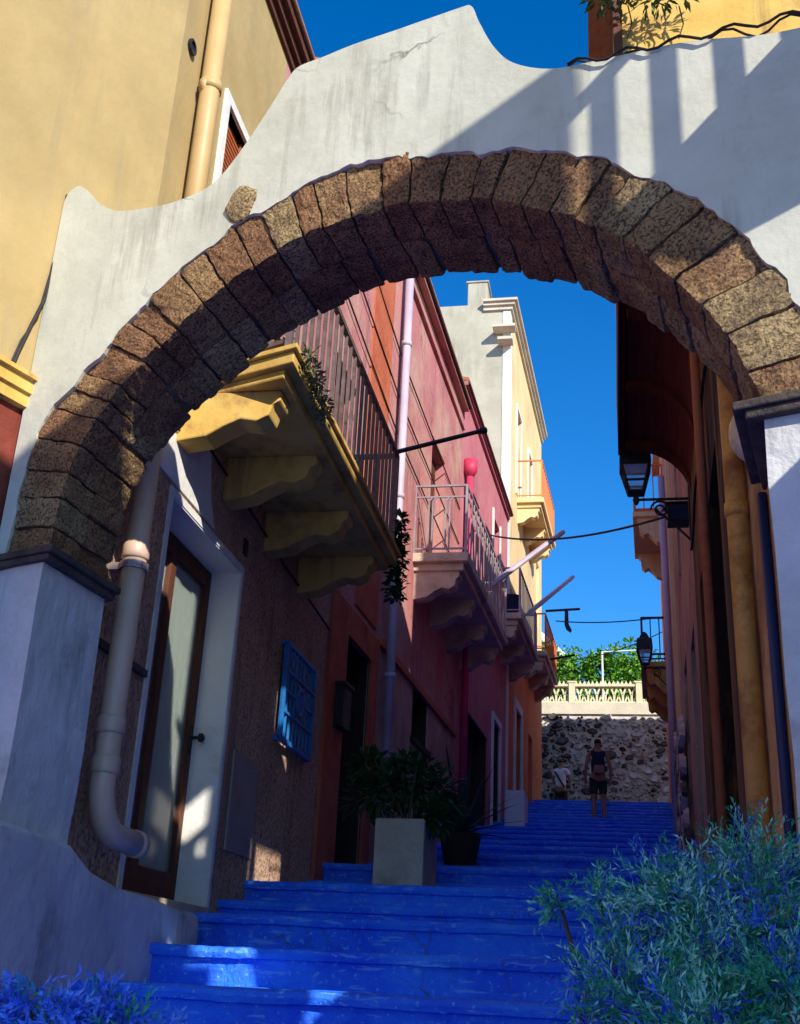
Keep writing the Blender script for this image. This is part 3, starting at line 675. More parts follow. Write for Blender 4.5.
m = MB(LW); m.box(21.03, 21.87, -.3, -.25, 4.3, 6.18); m.build('door', 'darkwood', h3)
for s in (20.6, 21.6):
    m = MB(LW); m.box(s, s+.1, -.01, .03, 8.0, 10.3); m.build('window_surround', 'white', h3)
m = MB(LW); m.box(18.22, 18.98, -.25, -.2, 8.02, 9.58); m.build('window', 'brown', h3)
m = MB(LW); m.box(20.72, 21.58, -.25, -.2, 8.12, 10.18); m.build('window', 'brown', h3)
m = MB(LW); m.box(20.98, 21.92, -.02, .04, 6.2, 6.32); m.box(20.88, 20.98, -.02, .04, 4.2, 6.32); m.box(21.92, 22.02, -.02, .04, 4.2, 6.32); m.build('door_surround', 'white', h3)
m = MB(LW); m.tube([(17.3, .1, 4.4), (17.3, .1, 9.45)], .06, 12); m.tube([(17.3, .1, 9.45), (17.3, .1, 9.55), (17.3, .1, 9.75)], [.06, .12, .13], 12)
tag(m.build('downpipe', 'mpipe', None, smooth=True), 'magenta downpipe with a hopper head on the rose house', 'downpipe')
def balcony(label, s0, s1, dd_, z, matn, railm, h=.95, pairs=False, corb='conc', gap=.2, diag=False):
    bb = thing('balcony', label, 'balcony', LW(s0, 0, z), 'balconies on the left houses')
    m = MB(LW); m.box(s0, s1, -.02, dd_, z-.02, z+.10); m.build('slab', matn, bb, bevel=.01)
    m = MB(LW); m.box(s0+.08, s1-.08, -.02, dd_-.07, z-.12, z-.021); m.build('moulding', matn, bb, bevel=.01)
    k = max(2, int((s1-s0)/1.1)+1)
    for i in range(k):
        s = s0+.12 + (s1-s0-.46)*i/(k-1)
        m = MB(LW); console(m, s, z-.121, dd_*.82, .34, .22); m.build('corbel', corb, bb, bevel=.01)
    railing(LW, bb, [(s0+.03, .0), (s0+.03, dd_-.04), (s1-.03, dd_-.04), (s1-.03, 0)], z+.10, z+.10+h, gap, .009, railm, .015, pairs, z+h-.06 if pairs else None)
    return bb
b2 = balcony('grimy balcony with silver paired bars on the dusky pink house', 13.65, 17.6, .72, 6.62, 'conc', 'steel', .95, True)
m = MB(LW)
for k in range(9):
    s = 14+k*.4; m.bar((s, .685, 6.78), (s+.35, .685, 7.55), .008); m.bar((s+.35, .69, 6.78), (s, .69, 7.55), .008)
m.build('lattice', 'steel', b2)
b3 = balcony('small balcony with pale bars and a dark tub at the rose house', 20.55, 23.6, .58, 8.02, 'conc', 'steel', .9)
b4 = balcony('low rusty railed balcony at the orange ground floor', 25.8, 28.6, .55, 8.78, 'conc', 'redframe', .9)
b5 = balcony('sunlit high balcony with a thin orange rail on the cream facade', 24.4, 27.4, .62, 12.05, 'cream', 'orange', .95, corb='cream')
m = MB(LW); m.lathe(LW(20.95, .32, 8.13) - LW(0, 0, 0) + Vector((LW(0, 0, 0).x*0, 0, 0)), [(0, 0), (.01, 0)], 3)
pc = LW(21.0, .33, 8.125); m = MB(); m.lathe(pc, [(.13, 0), (.19, .42), (.2, .45), (.17, .45), (.15, .4), (0, .4)], 16)
tag(m.build('plant_tub', 'navy', None, smooth=False), 'dark blue tub standing on the small balcony of the rose house', 'tub')
# laundry poles and lines
def pole(name, p, q, r, m_, label): 
    m = MB(); m.tube([p, q], r, 6); tag(m.build(name, m_), label, 'pole', 'laundry poles over the street')
pole('laundry_pole', atx(490, 586, -1.75), at(563, 532, 19), .045, 'lpipe', 'upper pale laundry pole slanting out over the street')
pole('laundry_pole', atx(530, 612, -1.5), at(573, 577, 26), .05, 'lpipe', 'lower pale laundry pole slanting out beneath the other pale one')
pole('laundry_pole', LW(26.0, .5, 9.9), at(580, 609, 26), .03, 'iron', 'thin black level pole with a dark sock hung from it')
pole('laundry_pole', LW(27.0, .5, 9.0), at(575, 655, 27), .03, 'iron', 'thin black level pole below the hanging dark sock')
pk = at(566, 610, 26); m = MB()
m.prism([(-.03, 0), (.05, 0), (.06, -.35), (.13, -.5), (.10, -.56), (.0, -.48), (-.04, -.36)], lambda x, z: pk+Vector((x, -.02, z)), lambda x, z: pk+Vector((x, .02, z)))
tag(m.build('hanging_sock', 'navy'), 'dark sock hanging from the thin black pole against the sky', 'laundry')
def wire(label, p, q, sag, r):
    m = MB(); p = Vector(p); q = Vector(q)
    m.tube([p.lerp(q, k/20) - Vector((0, 0, sag*4*(k/20)*(1-k/20))) for k in range(21)], r, 5); tag(m.build('wire', 'cable', None), label, 'wire', 'wires across the street')
wire('thick black wire sagging from the left facade to the lantern box', LW(17.5, .05, 8.6), at(668, 516, 10.4), .22, .014)
wire('thin wire stretched level over the street above the trees', at(556, 621, 25), at(668, 616, 23), .08, .014)
wire('faint wire dipping low just above the trees', at(572, 660, 26), at(662, 632, 23), .10, .010)

# ------------------------------------------------------------------ grey gable house and its cream front
h4 = thing('grey_gable_house', 'tall house with sunlit grey gable and cream front rising past the pink roofs', 'house', (-4, 25, 4))
m = MB(); x9 = XLW(22.9)
m.prism([(-9, 2), (x9-.002, 2), (x9-.002, 16.3), (-2.62, 16.3), (-2.62, 16.5), (-9, 16.5)], lambda x, z: Vector((x, 22.9, z)), lambda x, z: Vector((x, 23.2, z))); m.build('gable_wall', 'gable', h4)
facade(LW, 23.2, 30, 9.6, 16.3, [(24.2, 25.0, 12.2, 14.4), (26.6, 27.4, 12.2, 14.4), (28.6, 29.3, 10.4, 12.2)], 'front_wall', 'cream', h4, dep=.2)
facade(LW, 23.2, 30, 3.5, 9.6, [(24.3, 25.3, 4.7, 7.2), (26.6, 27.4, 9.0, 9.59), (26.9, 27.7, 5.2, 7.2)], 'ground_floor_wall', 'orange', h4, dep=.25)
m = MB(LW); m.box(22.885, 23.2, -.16, .012, 3.2, 16.28); m.build('corner_strip', 'white', h4)
for a, c, e, g in ((24.2, 25.0, 12.2, 14.4), (26.6, 27.4, 12.2, 14.4)):
    m = MB(LW); m.box(a-.08, a, -.01, .04, e-.05, g+.08); m.box(c, c+.08, -.01, .04, e-.05, g+.08); m.box(a, c, -.01, .04, g, g+.08); wd = m.build('window', 'white', h4)
    m = MB(LW); m.box(a+.02, c-.02, -.14, -.1, e, g-.02); m.build('shutter', 'redframe', wd)
m = MB(LW); m.box(24.32, 25.28, -.22, -.18, 4.7, 7.18); m.build('door', 'darkwood', h4)
m = MB(LW); m.box(24.1, 24.3, -.01, .04, 4.4, 7.4); m.box(25.3, 25.5, -.01, .04, 4.6, 7.4); m.box(24.3, 25.3, -.01, .04, 7.2, 7.4); m.build('door_surround', 'white', h4)
m = MB()
for (za, zb, ex) in ((16.3, 16.40, .06), (16.40, 16.48, .12), (16.48, 16.54, .18)):
    m.hexa([(-2.75, 22.9-ex, za), (XLW(22.9)+ex, 22.9-ex, za), (XLW(30)+ex, 30, za), (-2.75, 30, za), (-2.75, 22.9-ex, zb), (XLW(22.9)+ex, 22.9-ex, zb), (XLW(30)+ex, 30, zb), (-2.75, 30, zb)])
for k in range(2): m.box(-2.50+k*.12, -1.98-.06*k, 22.55, 22.883, 15.66-.34*k, 15.73-.34*k)
m.build('cornice', 'band', h4)
m = MB(); m.box(-3.15, -2.68, 22.95, 23.7, 16.5, 17.15); m.box(-3.19, -2.64, 22.92, 23.75, 17.15, 17.20); m.build('chimney', 'gable', h4, bevel=.02)
m = MB(); m.hexa([(-9, 23.2, 16.5), (-2.6, 23.2, 16.5), (-2.6, 30, 16.5), (-9, 30, 16.5), (-9, 23.2, 16.56), (-2.6, 23.2, 16.56), (-2.6, 30, 16.56), (-9, 30, 16.56)]); m.build('roof', 'tiles', h4)
m = MB(); m.box(-9, -2.6, 23.2, 30, 3, 16.4); m.build('rear_wall', 'gable', h4)

# ------------------------------------------------------------------ right houses
r1 = thing('jettied_house', 'ochre house whose brown coved upper storey overhangs the right side of the steps', 'house', (1, 7, 2))
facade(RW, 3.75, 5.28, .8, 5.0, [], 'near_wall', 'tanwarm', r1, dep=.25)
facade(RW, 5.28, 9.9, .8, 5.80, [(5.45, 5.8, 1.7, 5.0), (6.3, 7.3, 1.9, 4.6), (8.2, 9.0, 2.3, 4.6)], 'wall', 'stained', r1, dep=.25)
for a, c, e, g in ((6.3, 7.3, 1.9, 4.6), (8.2, 9.0, 2.3, 4.6)):
    m = MB(RW); m.box(a+.02, c-.02, -.2, -.15, e, g-.02); m.build('door', 'darkwood', r1)
def JX(y): return .13 + .0*(y-5.3)
def JW(s, t, z):                       # t=0 at the outer lip, 1 at the wall
    return Vector((JX(s)+(XRW(s)-JX(s))*t, s, z))
m = MB(JW); cv = [(0, 6.22), (.10, 6.22)] + [(.10+.90*math.sin(k*PI/20), 5.72+.48*math.cos(k*PI/20)) for k in range(0, 11)]
rows = []
for s in [5.3+(9.75-5.3)*i/24 for i in range(25)]:
    rows.append([m.vert((s, t, z)) for t, z in cv])
for A, B_ in zip(rows, rows[1:]):
    for k in range(len(cv)-1): m.face([A[k], A[k+1], B_[k+1], B_[k]])
n1 = len(cv)
for row in (rows[0], rows[-1]):
    s = 5.3 if row is rows[0] else 9.75
    c_ = m.vert((s, 1.0, 6.25)); 
    for k in range(n1-1): m.face([row[k], row[k+1], c_])
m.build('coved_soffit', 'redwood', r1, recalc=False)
for s in (6.2, 7.3, 8.4, 9.5):
    m = MB(JW); pr = [(0.06, 6.21)] + [(.10+.88*math.sin(k*PI/20), 5.69+.46*math.cos(k*PI/20)) for k in range(0, 11)] + [(1.0, 6.2)]
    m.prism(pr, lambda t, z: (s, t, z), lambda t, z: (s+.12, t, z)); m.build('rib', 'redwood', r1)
m = MB(JW); m.box(5.3, 9.75, 0, 4.5, 6.23, 8.15); m.build('upper_wall', 'ochre', r1)
m = MB(JW); m.box(5.27, 9.78, -.03, -.004, 6.17, 6.75); m.build('fascia', 'redwood', r1)
m = MB(JW); m.tube([(5.31, .04, 6.21), (9.76, .04, 6.19)], .022, 8); m.build('gutter', 'redwood', r1)
m = MB(JW); m.box(5.255, 5.299, -.05, .06, 6.2, 8.15); m.build('corner_post', 'brown', r1)
m = MB(JW); m.hexa([(5.1, -.35, 8.15), (9.9, -.35, 8.15), (9.9, 2, 8.6), (5.1, 2, 8.6), (5.1, -.35, 8.22), (9.9, -.35, 8.22), (9.9, 2, 8.67), (5.1, 2, 8.67)]); m.build('roof', 'tiles', r1)
m = MB(); m.box(1.3, 6, 5.4, 9.9, .5, 8.1); m.build('rear_wall', 'yellow', r1)
m = MB(RW); m.tube([(4.62, .05, 1.5), (4.62, .05, 5.9)], .045, 14); m.tube([(4.62, .05, 3.4), (4.62, .05, 3.46)], .052, 14); tag(m.build('downpipe', 'opipe', None, smooth=True), 'fat ochre downpipe on the tan wall right of the steps', 'downpipe')
m = MB(RW); m.tube([(7.0, .05, 1.9), (7.0, .05, 5.7)], .032, 10); tag(m.build('downpipe', 'redframe', None, smooth=True), 'thinner rusty orange downpipe beyond the fat ochre one', 'downpipe')
m = MB(RW); m.tube([(3.92, .02, 1.2), (3.92, .02, 3.2)], .018, 8); tag(m.build('blue_tube', 'bluewall', None, smooth=True), 'thin dark blue tube on the tan wall beside the right pier', 'pipe')  # narrow dark blue upright at the pier edge
m = MB(RW); m.tube([(5.0+k*.25, .02, 5.2+.05*math.sin(k)) for k in range(20)], .012, 5); m.build('cable', 'cable', r1)
hp = thing('hanging_creeper', 'dark creeper hanging over the top of the yellow wall above the arch', 'plant', JW(5.25, .5, 7.2))
sprig_plant('leaves', None, None, [(at(600+k*12, -4+4*math.sin(k*1.7), 5.15), .075) for k in range(8)], 'leaf2', .07, .022, 34, hp)
m = MB(); 
for k in range(4):
    p = at(628+k*17, 6, 5.2); m.tube([p, p+Vector((.02, .02, -.12)), p+Vector((-.01, .03, -.22))], .005, 4)
m.build('stems', 'bark', hp)
m = MB(); pts = []
for k in range(40):
    a = .80+.5*k/39; hh = .52-(a-.80)*.19; p = AF(a, hh, -.03) + Vector((0, 0, -.01 + .02*math.sin(k*1.3))); pts.append(p)
m.tube(pts, .006, 5); m.tube([p+Vector((0, .03, .02*math.sin(i*.9+1))) for i, p in enumerate(pts)], .005, 5)
tag(m.build('cable', 'cable', None, smooth=True), 'twisted dark cable lying along the right shoulder of the arch', 'cable')
def near(x, y):                        # a pixel of the photograph carried onto the facet before the arch
    d = R @ _ray(x, y); return CAM + d*((c0-CAM).dot(AU)/d.dot(AU)) + AU*.012
m = MB(); m.tube([near(*q) for q in ((66, 196), (62, 225), (52, 265), (44, 298), (30, 325), (17, 352), (6, 378), (-14, 425))], .010, 6); m.tube([near(*q) for q in ((69, 196), (60, 240), (47, 280), (36, 318), (20, 340), (2, 380), (-14, 420))], .006, 5)
tag(m.build('cable', 'cable', None, smooth=True), 'thin dark cable on the yellow wall left of the arch', 'cable')

r2 = thing('brown_house', 'dim brownish house on the right beyond the overhanging storey', 'house', (1.2, 13, 2.5))
facade(RW, 9.9, 16, 1.5, 9.6, [(10.6, 11.5, 2.5, 4.8), (13, 14, 3.1, 5.2), (13, 14, 6.2, 8.0)], 'wall', 'pinkold', r2, dep=.25)
for a, c, e, g in ((10.6, 11.5, 2.5, 4.8), (13, 14, 3.1, 5.2), (13, 14, 6.2, 8.0)):
    m = MB(RW); m.box(a+.02, c-.02, -.2, -.15, e, g-.02); m.build('shutter', 'darkwood', r2)
m = MB(); m.box(1.5, 6, 9.9, 16, 1, 9.6); m.box(.9, 6.2, 9.9, 16, 9.6, 9.72); m.build('rear_wall', 'pinkold', r2)
r3 = thing('salmon_house', 'salmon house with a sunlit upper balcony far up the right side', 'house', (1.2, 20, 3.5))
facade(RW, 16, 24, 2.5, 12.4, [(17, 18, 3.9, 6.0), (20, 21, 4.5, 6.6), (17, 18, 8, 10), (22.2, 23, 9.2, 11.2)], 'wall', 'pink', r3, dep=.25)
for a, c, e, g in ((17, 18, 3.9, 6.0), (20, 21, 4.5, 6.6), (17, 18, 8, 10), (22.2, 23, 9.2, 11.2)):
    m = MB(RW); m.box(a+.02, c-.02, -.2, -.15, e, g-.02); m.build('shutter', 'brown', r3)
m = MB(RW); m.box(15.98, 16.2, -.3, .06, 2.5, 12.4); m.build('quoin', 'cream', r3)
m = MB(); m.box(1.8, 6, 16, 24, 2, 12.4); m.box(1.0, 6, 15.98, 24, 12.4, 12.55); m.build('rear_wall', 'pink', r3)
r4 = thing('red_house', 'rust red house at the top right with a dim corbelled balcony', 'house', (1.4, 27, 4.5))
facade(RW, 24, 29.4, 3.5, 11.6, [(25, 26, 5.2, 7.3), (26.5, 27.3, 8.8, 10.8)], 'wall', 'orange', r4, dep=.25)
for a, c, e, g in ((25, 26, 5.2, 7.3), (26.5, 27.3, 8.8, 10.8)):
    m = MB(RW); m.box(a+.02, c-.02, -.2, -.15, e, g-.02); m.build('shutter', 'darkwood', r4)
m = MB(); m.box(2.0, 6, 24, 29.4, 3, 11.6); m.build('rear_wall', 'orange', r4)
def rbalcony(label, s0, s1, dd_, z, matn, railm, h=.95):
    bb = thing('balcony', label, 'balcony', RW(s0, 0, z), 'balconies on the right houses')
    m = MB(RW); m.box(s0, s1, -.02, dd_, z, z+.10); m.build('slab', matn, bb, bevel=.01)
    k = max(2, int((s1-s0)/1.2)+1)
    for i in range(k):
        s = s0+.1+(s1-s0-.42)*i/(k-1); m = MB(RW); console(m, s, z-.001, dd_*.86, .5, .22); m.build('corbel', matn, bb, bevel=.01)
    railing(RW, bb, [(s0+.03, 0), (s0+.03, dd_-.04), (s1-.03, dd_-.04), (s1-.03, 0)], z+.1, z+.1+h, .16, .011, railm, .02)
rbalcony('sunlit salmon balcony high on the right against the sky', 21.0, 23.4, .60, 10.2, 'cream', 'orange', 1.0)
rbalcony('dim ochre balcony under the small lantern at the top right', 22.3, 25.0, .55, 7.55, 'ochre', 'iron', .9)
m = MB(RW); m.tube([(18.5, .08, 3.9), (18.5, .08, 9.9)], .06, 10); tag(m.build('downpipe', 'lpipe', None, smooth=True), 'pale downpipe on the salmon house beyond the box', 'downpipe')
# lanterns
def lantern(label, c, wall, sc_=1.0, group='street lanterns on the right houses'):
    t = thing('street_lantern', label, 'lantern', c, group); c = Vector(c)
    def loft(rings, m):
        ids = [[m.vert(c+Vector((x*r*sc_, y*r*sc_, h*sc_))) for x, y in ((-1, -1), (1, -1), (1, 1), (-1, 1))] for r, h in rings]
        for A, B_ in zip(ids, ids[1:]):
            for j in range(4): m.face([A[j], A[(j+1) % 4], B_[(j+1) % 4], B_[j]])
        m.face(ids[0][::-1]); m.face(ids[-1])
    m = MB(); loft([(.145, .26), (.145, .28), (.135, .44), (.09, .47), (.05, .56), (.015, .60)], m); m.build('cap', 'iron', t)
    m = MB()
    for x, y in ((-1, -1), (1, -1), (1, 1), (-1, 1)): m.bar(c+Vector((x*.065, y*.065, 0))*sc_, c+Vector((x*.13, y*.13, .26))*sc_, .010*sc_)
    for h, r in ((0, .068), (.10, .091), (.25, .13)):
        q = [c+Vector((x*r, y*r, h))*sc_ for x, y in ((-1, -1), (1, -1), (1, 1), (-1, 1))]
        for i in range(4): m.bar(q[i], q[(i+1) % 4], .009*sc_)
    m.build('cage', 'iron', t)
    m = MB(); loft([(.058, .005), (.121, .25)], m); m.build('glass', 'lampglass', t)
    m = MB(); m.lathe(c, [(.0, -.13*sc_), (.02*sc_, -.11*sc_), (.035*sc_, -.07*sc_), (.02*sc_, -.04*sc_), (.06*sc_, -.012*sc_), (.06*sc_, 0)], 10); m.build('finial', 'iron', t)
    wv = Vector(wall); base = c+Vector((0, 0, -.07*sc_)); m = MB(); m.tube([base, Vector((wv.x, wv.y, base.z))], .014*sc_, 8)
    sx = wv.x-base.x; sp = []
    for k in range(26):
        th = k/25*3.4*PI; rr = .09*sc_*(1-k/32)
        sp.append(base + Vector((sx*.45 + rr*math.cos(th)*-1, 0, -.10*sc_ + rr*math.sin(th))))
    m.tube(sp, .010*sc_, 6); m.tube([base+Vector((sx*.36, 0, -.1*sc_)), base+Vector((sx*.7, 0, -.26*sc_)), Vector((wv.x, wv.y, base.z-.42*sc_))], .011*sc_, 6)
    m.build('bracket', 'iron', t)
    m = MB(); m.box(wv.x-.015, wv.x+.02, wv.y-.04, wv.y+.04, base.z-.5*sc_, base.z+.12*sc_); m.build('wall_plate', 'iron', t)
lp = at(636, 493, 9.95)
lantern('large black iron lantern hanging at the end of the brown overhang', lp, (XRW(9.95), 9.95, 0), 1.0)
lp2 = at(645, 664, 21.5); lantern('small dark lantern below the salmon balcony against the trees', lp2, (XRW(21.5), 21.5, 0), 1.05)
m = MB(); q = at(678, 516, 10.3); m.box(q.x-.10, q.x+.10, q.y-.1, q.y+.1, q.z-.085, q.z+.085); m.box(q.x-.12, q.x+.12, q.y-.13, q.y+.1, q.z+.085, q.z+.10); m.box(q.x+.10, XRW(10.3)+.01, q.y-.03, q.y+.03, q.z-.03, q.z+.03)
jb = tag(m.build('floodlight', 'iron', None, bevel=.01), 'dark box shaped floodlight fixed beneath the large lantern', 'floodlight')
m = MB(); m.box(q.x-.085, q.x+.085, q.y-.104, q.y-.1005, q.z-.07, q.z+.07); m.build('lens', 'bluewall', jb)
m = MB(); q = at(764, 432, 4.35); m.lathe(q, [(0, -.06), (.115, -.06), (.135, -.04), (.14, 0), (.135, .05), (.12, .07), (0, .07)], 24, 'y'); 
dl = thing('wall_lamp', 'round ivory lamp peeping from behind the impost of the right pier', 'lamp', q); m.build('shade', 'shell', dl, smooth=False, bevel=.008)
m = MB(); m.box(q.x+.05, XRW(4.35)+.02, q.y-.03, q.y+.03, q.z-.12, q.z+.02); m.build('bracket', 'iron', dl)
# rubble cladding low on the right
rb = MB(RW)
for k in range(130):
    s = random.uniform(13.6, 17.5); z = random.uniform(floor_z(s)-.05, floor_z(s)+1.7); r = random.uniform(.08, .17); rb.cur = random.choice((0, 1, 1))
    c = Vector((s, .04, z)); pts = []
    n_ = 7
    ring = [rb.vert(c+Vector((r*1.3*math.cos(2*PI*j/n_)*random.uniform(.8, 1.1), 0, r*math.sin(2*PI*j/n_)*random.uniform(.8, 1.1)))) for j in range(n_)]
    ring2 = [rb.vert(c+Vector((r*.9*math.cos(2*PI*j/n_), .06, r*.7*math.sin(2*PI*j/n_)))) for j in range(n_)]
    for j in range(n_): rb.face([ring[j], ring[(j+1) % n_], ring2[(j+1) % n_], ring2[j]])
    rb.face(ring2)
rb.build('rubble_cladding', ['rock1', 'rock2'], r2)

# ------------------------------------------------------------------ end of the street: rubble wall, balustrade, trees
ew = thing('rubble_wall', 'dark and pale rubble retaining wall closing the top of the steps', 'wall', (0, 33, 5.6))
m = MB(); m.box(-12, 10, 33.0, 33.5, 5.0, 9.03); m.build('core', 'rubble_m', ew)
m = MB(); rr = random.Random(11); put = []
for k in range(14000):
    big = k < 1600; r_ = rr.uniform(.08, .19) if big else rr.uniform(.025, .08)
    cx, cz = rr.uniform(-4, 3.2), rr.uniform(5.6, 8.95)
    if any(abs(cx-a) < (r_+q)*1.05 and abs(cz-c) < (r_+q)*.62 for a, c, q in put): continue
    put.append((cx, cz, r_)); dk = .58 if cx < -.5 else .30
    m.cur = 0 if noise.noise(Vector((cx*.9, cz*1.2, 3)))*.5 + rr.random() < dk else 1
    n_ = 9; A = []; B_ = []; tl = rr.uniform(-.35, .35)
    for j in range(n_):
        th = 2*PI*j/n_; q = rr.uniform(.72, 1.12); x = r_*1.2*q*math.cos(th); z = r_*.72*q*math.sin(th); x, z = x*math.cos(tl)-z*math.sin(tl), x*math.sin(tl)+z*math.cos(tl)
        A.append(m.vert((cx+x, 33.0, cz+z))); B_.append(m.vert((cx+x*.7, 33.0-rr.uniform(.05, .17), cz+z*.7)))
    for j in range(n_): m.face([A[j], A[(j+1) % n_], B_[(j+1) % n_], B_[j]])
    m.face(B_)
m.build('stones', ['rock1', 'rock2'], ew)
m = MB(); m.box(-12, 10, 32.93, 33.5, 9.03, 9.36); m.build('cement_band', 'band', ew)
bs = thing('balustrade', 'pale cast cement balustrade with branching lattice panels on top of the rubble wall', 'balustrade', (0, 33.2, 9.36))
m = MB(); m.box(-8, 8, 33.08, 33.30, 9.36, 9.43); m.build('base_rail', 'cast', bs)
m = MB(); m.box(-8, 8, 33.08, 33.30, 9.88, 9.95); m.build('top_rail', 'cast', bs)
xs = [-6.9, -5.0, -3.07, -1.15, .77, 2.7, 4.6]
for x in xs:
    m = MB(); m.box(x-.09, x+.09, 33.05, 33.33, 9.36, 9.98); m.box(x-.11, x+.11, 33.03, 33.35, 9.98, 10.03); m.build('post', 'cast', bs)
for x0, x1 in zip(xs, xs[1:]):
    m = MB(); k = 7; dx = (x1-x0-.18)/k
    for i in range(k):
        a = x0+.09+dx*i
        m.bar((a+dx*.5, 33.19, 9.43), (a+dx*.5, 33.19, 9.64), .030); m.bar((a+dx*.5, 33.19, 9.62), (a+.03, 33.19, 9.88), .026); m.bar((a+dx*.5, 33.19, 9.62), (a+dx-.03, 33.19, 9.88), .026)
        m.bar((a+.0, 33.19, 9.62), (a+dx*.28, 33.19, 9.43), .022); m.bar((a+dx, 33.19, 9.62), (a+dx*.72, 33.19, 9.43), .022)
    m.build('lattice_panel', 'cast', bs)
    m = MB()
    for i in range(15):
        a = x0+.12+(x1-x0-.24)*i/14; m.prism([(a-.05, 9.95), (a+.05, 9.95), (a, 10.07)], lambda x, z: (x, 33.14, z), lambda x, z: (x, 33.24, z))
    m.build('cresting', 'cast', bs)
def tree(label, base, hgt, clumps, n, L, seed):
    rr = random.Random(seed); t = thing('tree', label, 'tree', base, 'trees beyond the balustrade'); base = Vector(base)
    m = MB(); m.tube([base, base+Vector((.05, 0, hgt*.3)), base+Vector((-.05, .05, hgt*.6))], [.16, .12, .08], 8)
    for c, r in clumps:
        c = Vector(c); m.tube([base+Vector((0, 0, hgt*.4)), (base+Vector((0, 0, hgt*.6))).lerp(c, .5), c], [.07, .045, .015], 6)
    m.build('trunk', 'bark', t)
    m = MB()
    for c, r in clumps:
        c = Vector(c)
        subs = [c + Vector((rr.gauss(0, .5), rr.gauss(0, .5), rr.gauss(0, .42)))*r for _ in range(14)]
        for _ in range(n):
            s = rr.choice(subs); d = Vector((rr.gauss(0, 1), rr.gauss(0, 1), rr.gauss(0, 1))).normalized()
            p = s + d*r*.36*rr.random()**.4
            m.leaf(p, d+Vector((0, 0, -.3)), L*rr.uniform(.6, 1.2), L*.55, Vector((rr.gauss(0, .6), rr.gauss(0, .6), 1)))
    m.build('crown', 'leaf1', t, recalc=False)
tree('broad bright green tree behind the balustrade centre', (.1, 38, 9), 3, [(at(x, y, 38), r) for x, y, r in ((592, 664, .42), (604, 657, .55), (620, 660, .6), (634, 664, .55), (646, 672, .5), (612, 676, .6), (632, 680, .6), (592, 678, .4), (654, 682, .5), (590, 697, .6), (610, 697, .6), (630, 697, .6), (650, 696, .5))], 520, .17, 2)
tree('bright green tree behind the balustrade beside the left houses', (-2, 38, 9), 3, [(at(x, y, 38), r) for x, y, r in ((552, 660, .55), (562, 668, .5), (568, 680, .45), (548, 676, .6), (538, 664, .6), (540, 690, .6), (560, 695, .6))], 480, .17, 5)
# white roof edge between the trees and the thin pole
wa = thing('white_gable_roof', 'sunlit white sloping roof edge behind the left tree', 'roof', at(560, 650, 41))
m = MB(); p, q = at(540, 630, 41), at(577, 664, 41); m.hexa([p+Vector((0, 0, -.35)), q+Vector((0, 0, -.3)), q+Vector((0, 3, -.3)), p+Vector((0, 3, -.35)), p, q, q+Vector((0, 3, 0)), p+Vector((0, 3, 0))]); m.build('roof_slab', 'white', wa, bevel=.03)
m = MB(); q2 = q+Vector((-.5, .3, -.2)); m.hexa([Vector((p.x, 41.3, 8.8)), Vector((q2.x, 41.3, 8.8)), Vector((q2.x, 43.5, 8.8)), Vector((p.x, 43.5, 8.8)), p+Vector((0, .3, -.36)), q2+Vector((0, 0, 0)), q2+Vector((0, 2.2, 0)), p+Vector((0, 2.5, -.36))]); m.build('gable_wall', 'white', wa)
pg = thing('white_pole', 'thin white pole with a level arm in front of the central tree', 'pole', at(602, 690, 35.5))
p = at(602, 652, 35.5); m = MB(); m.tube([Vector((p.x, 35.5, 8.8)), p], .032, 8); m.build('mast', 'white', pg)
m = MB(); m.tube([p, at(640, 650, 35.5)], .02, 6); m.build('arm', 'white', pg)

# ------------------------------------------------------------------ planter, plants by the left wall
pl = thing('planter', 'weathered cement planter box on the landing filled with a dark bush', 'planter', (-1.6, 9.2, 2.17))
m = MB(); m.box(-1.84, -1.45, 8.95, 9.65, 2.16, 2.72); m.build('box', 'conc', pl, bevel=.015)
m = MB(); m.box(-1.81, -1.48, 8.98, 9.62, 2.66, 2.726); m.build('soil', 'earth', pl)
bu = thing('bush', 'dark leafy bush growing out of the cement planter', 'bush', (-1.6, 9.2, 2.7))
m = MB()
for k in range(16): 
    p = Vector((-1.63+random.uniform(-.1, .1), 9.2+random.uniform(-.25, .25), 2.68)); q = p+Vector((random.uniform(-.35, .35), random.uniform(-.3, .3), random.uniform(.2, .5))); m.tube([p, p.lerp(q, .5)+Vector((0, 0, .05)), q], [.012, .009, .004], 5)
m.build('stems', 'bark', bu)
sprig_plant('leaves', None, None, [(Vector((x, y, z)), r) for x, y, z, r in ((-1.8, 9.0, 2.95, .2), (-1.6, 9.1, 3.05, .22), (-1.4, 9.2, 2.95, .2), (-1.35, 9.4, 2.82, .15), (-1.95, 9.2, 2.9, .2), (-1.95, 9.1, 3.12, .13), (-1.7, 9.4, 3.1, .2), (-1.4, 9.1, 2.75, .12))], 'leaf2', .10, .045, 220, bu)
m = MB(); m.lathe((-1.62, 12.4, floor_z(12.4)), [(.16, 0), (.22, .3), (.23, .34), (.19, .34), (.18, .29), (0, .29)], 16)
ag = thing('agave', 'spiky agave in a dark pot in the shade before the dark gate', 'plant', (-1.62, 12.4, 2.8)); m.build('pot', 'darkwood', ag)
m = MB(); c = Vector((-1.62, 12.4, floor_z(12.4)+.32))
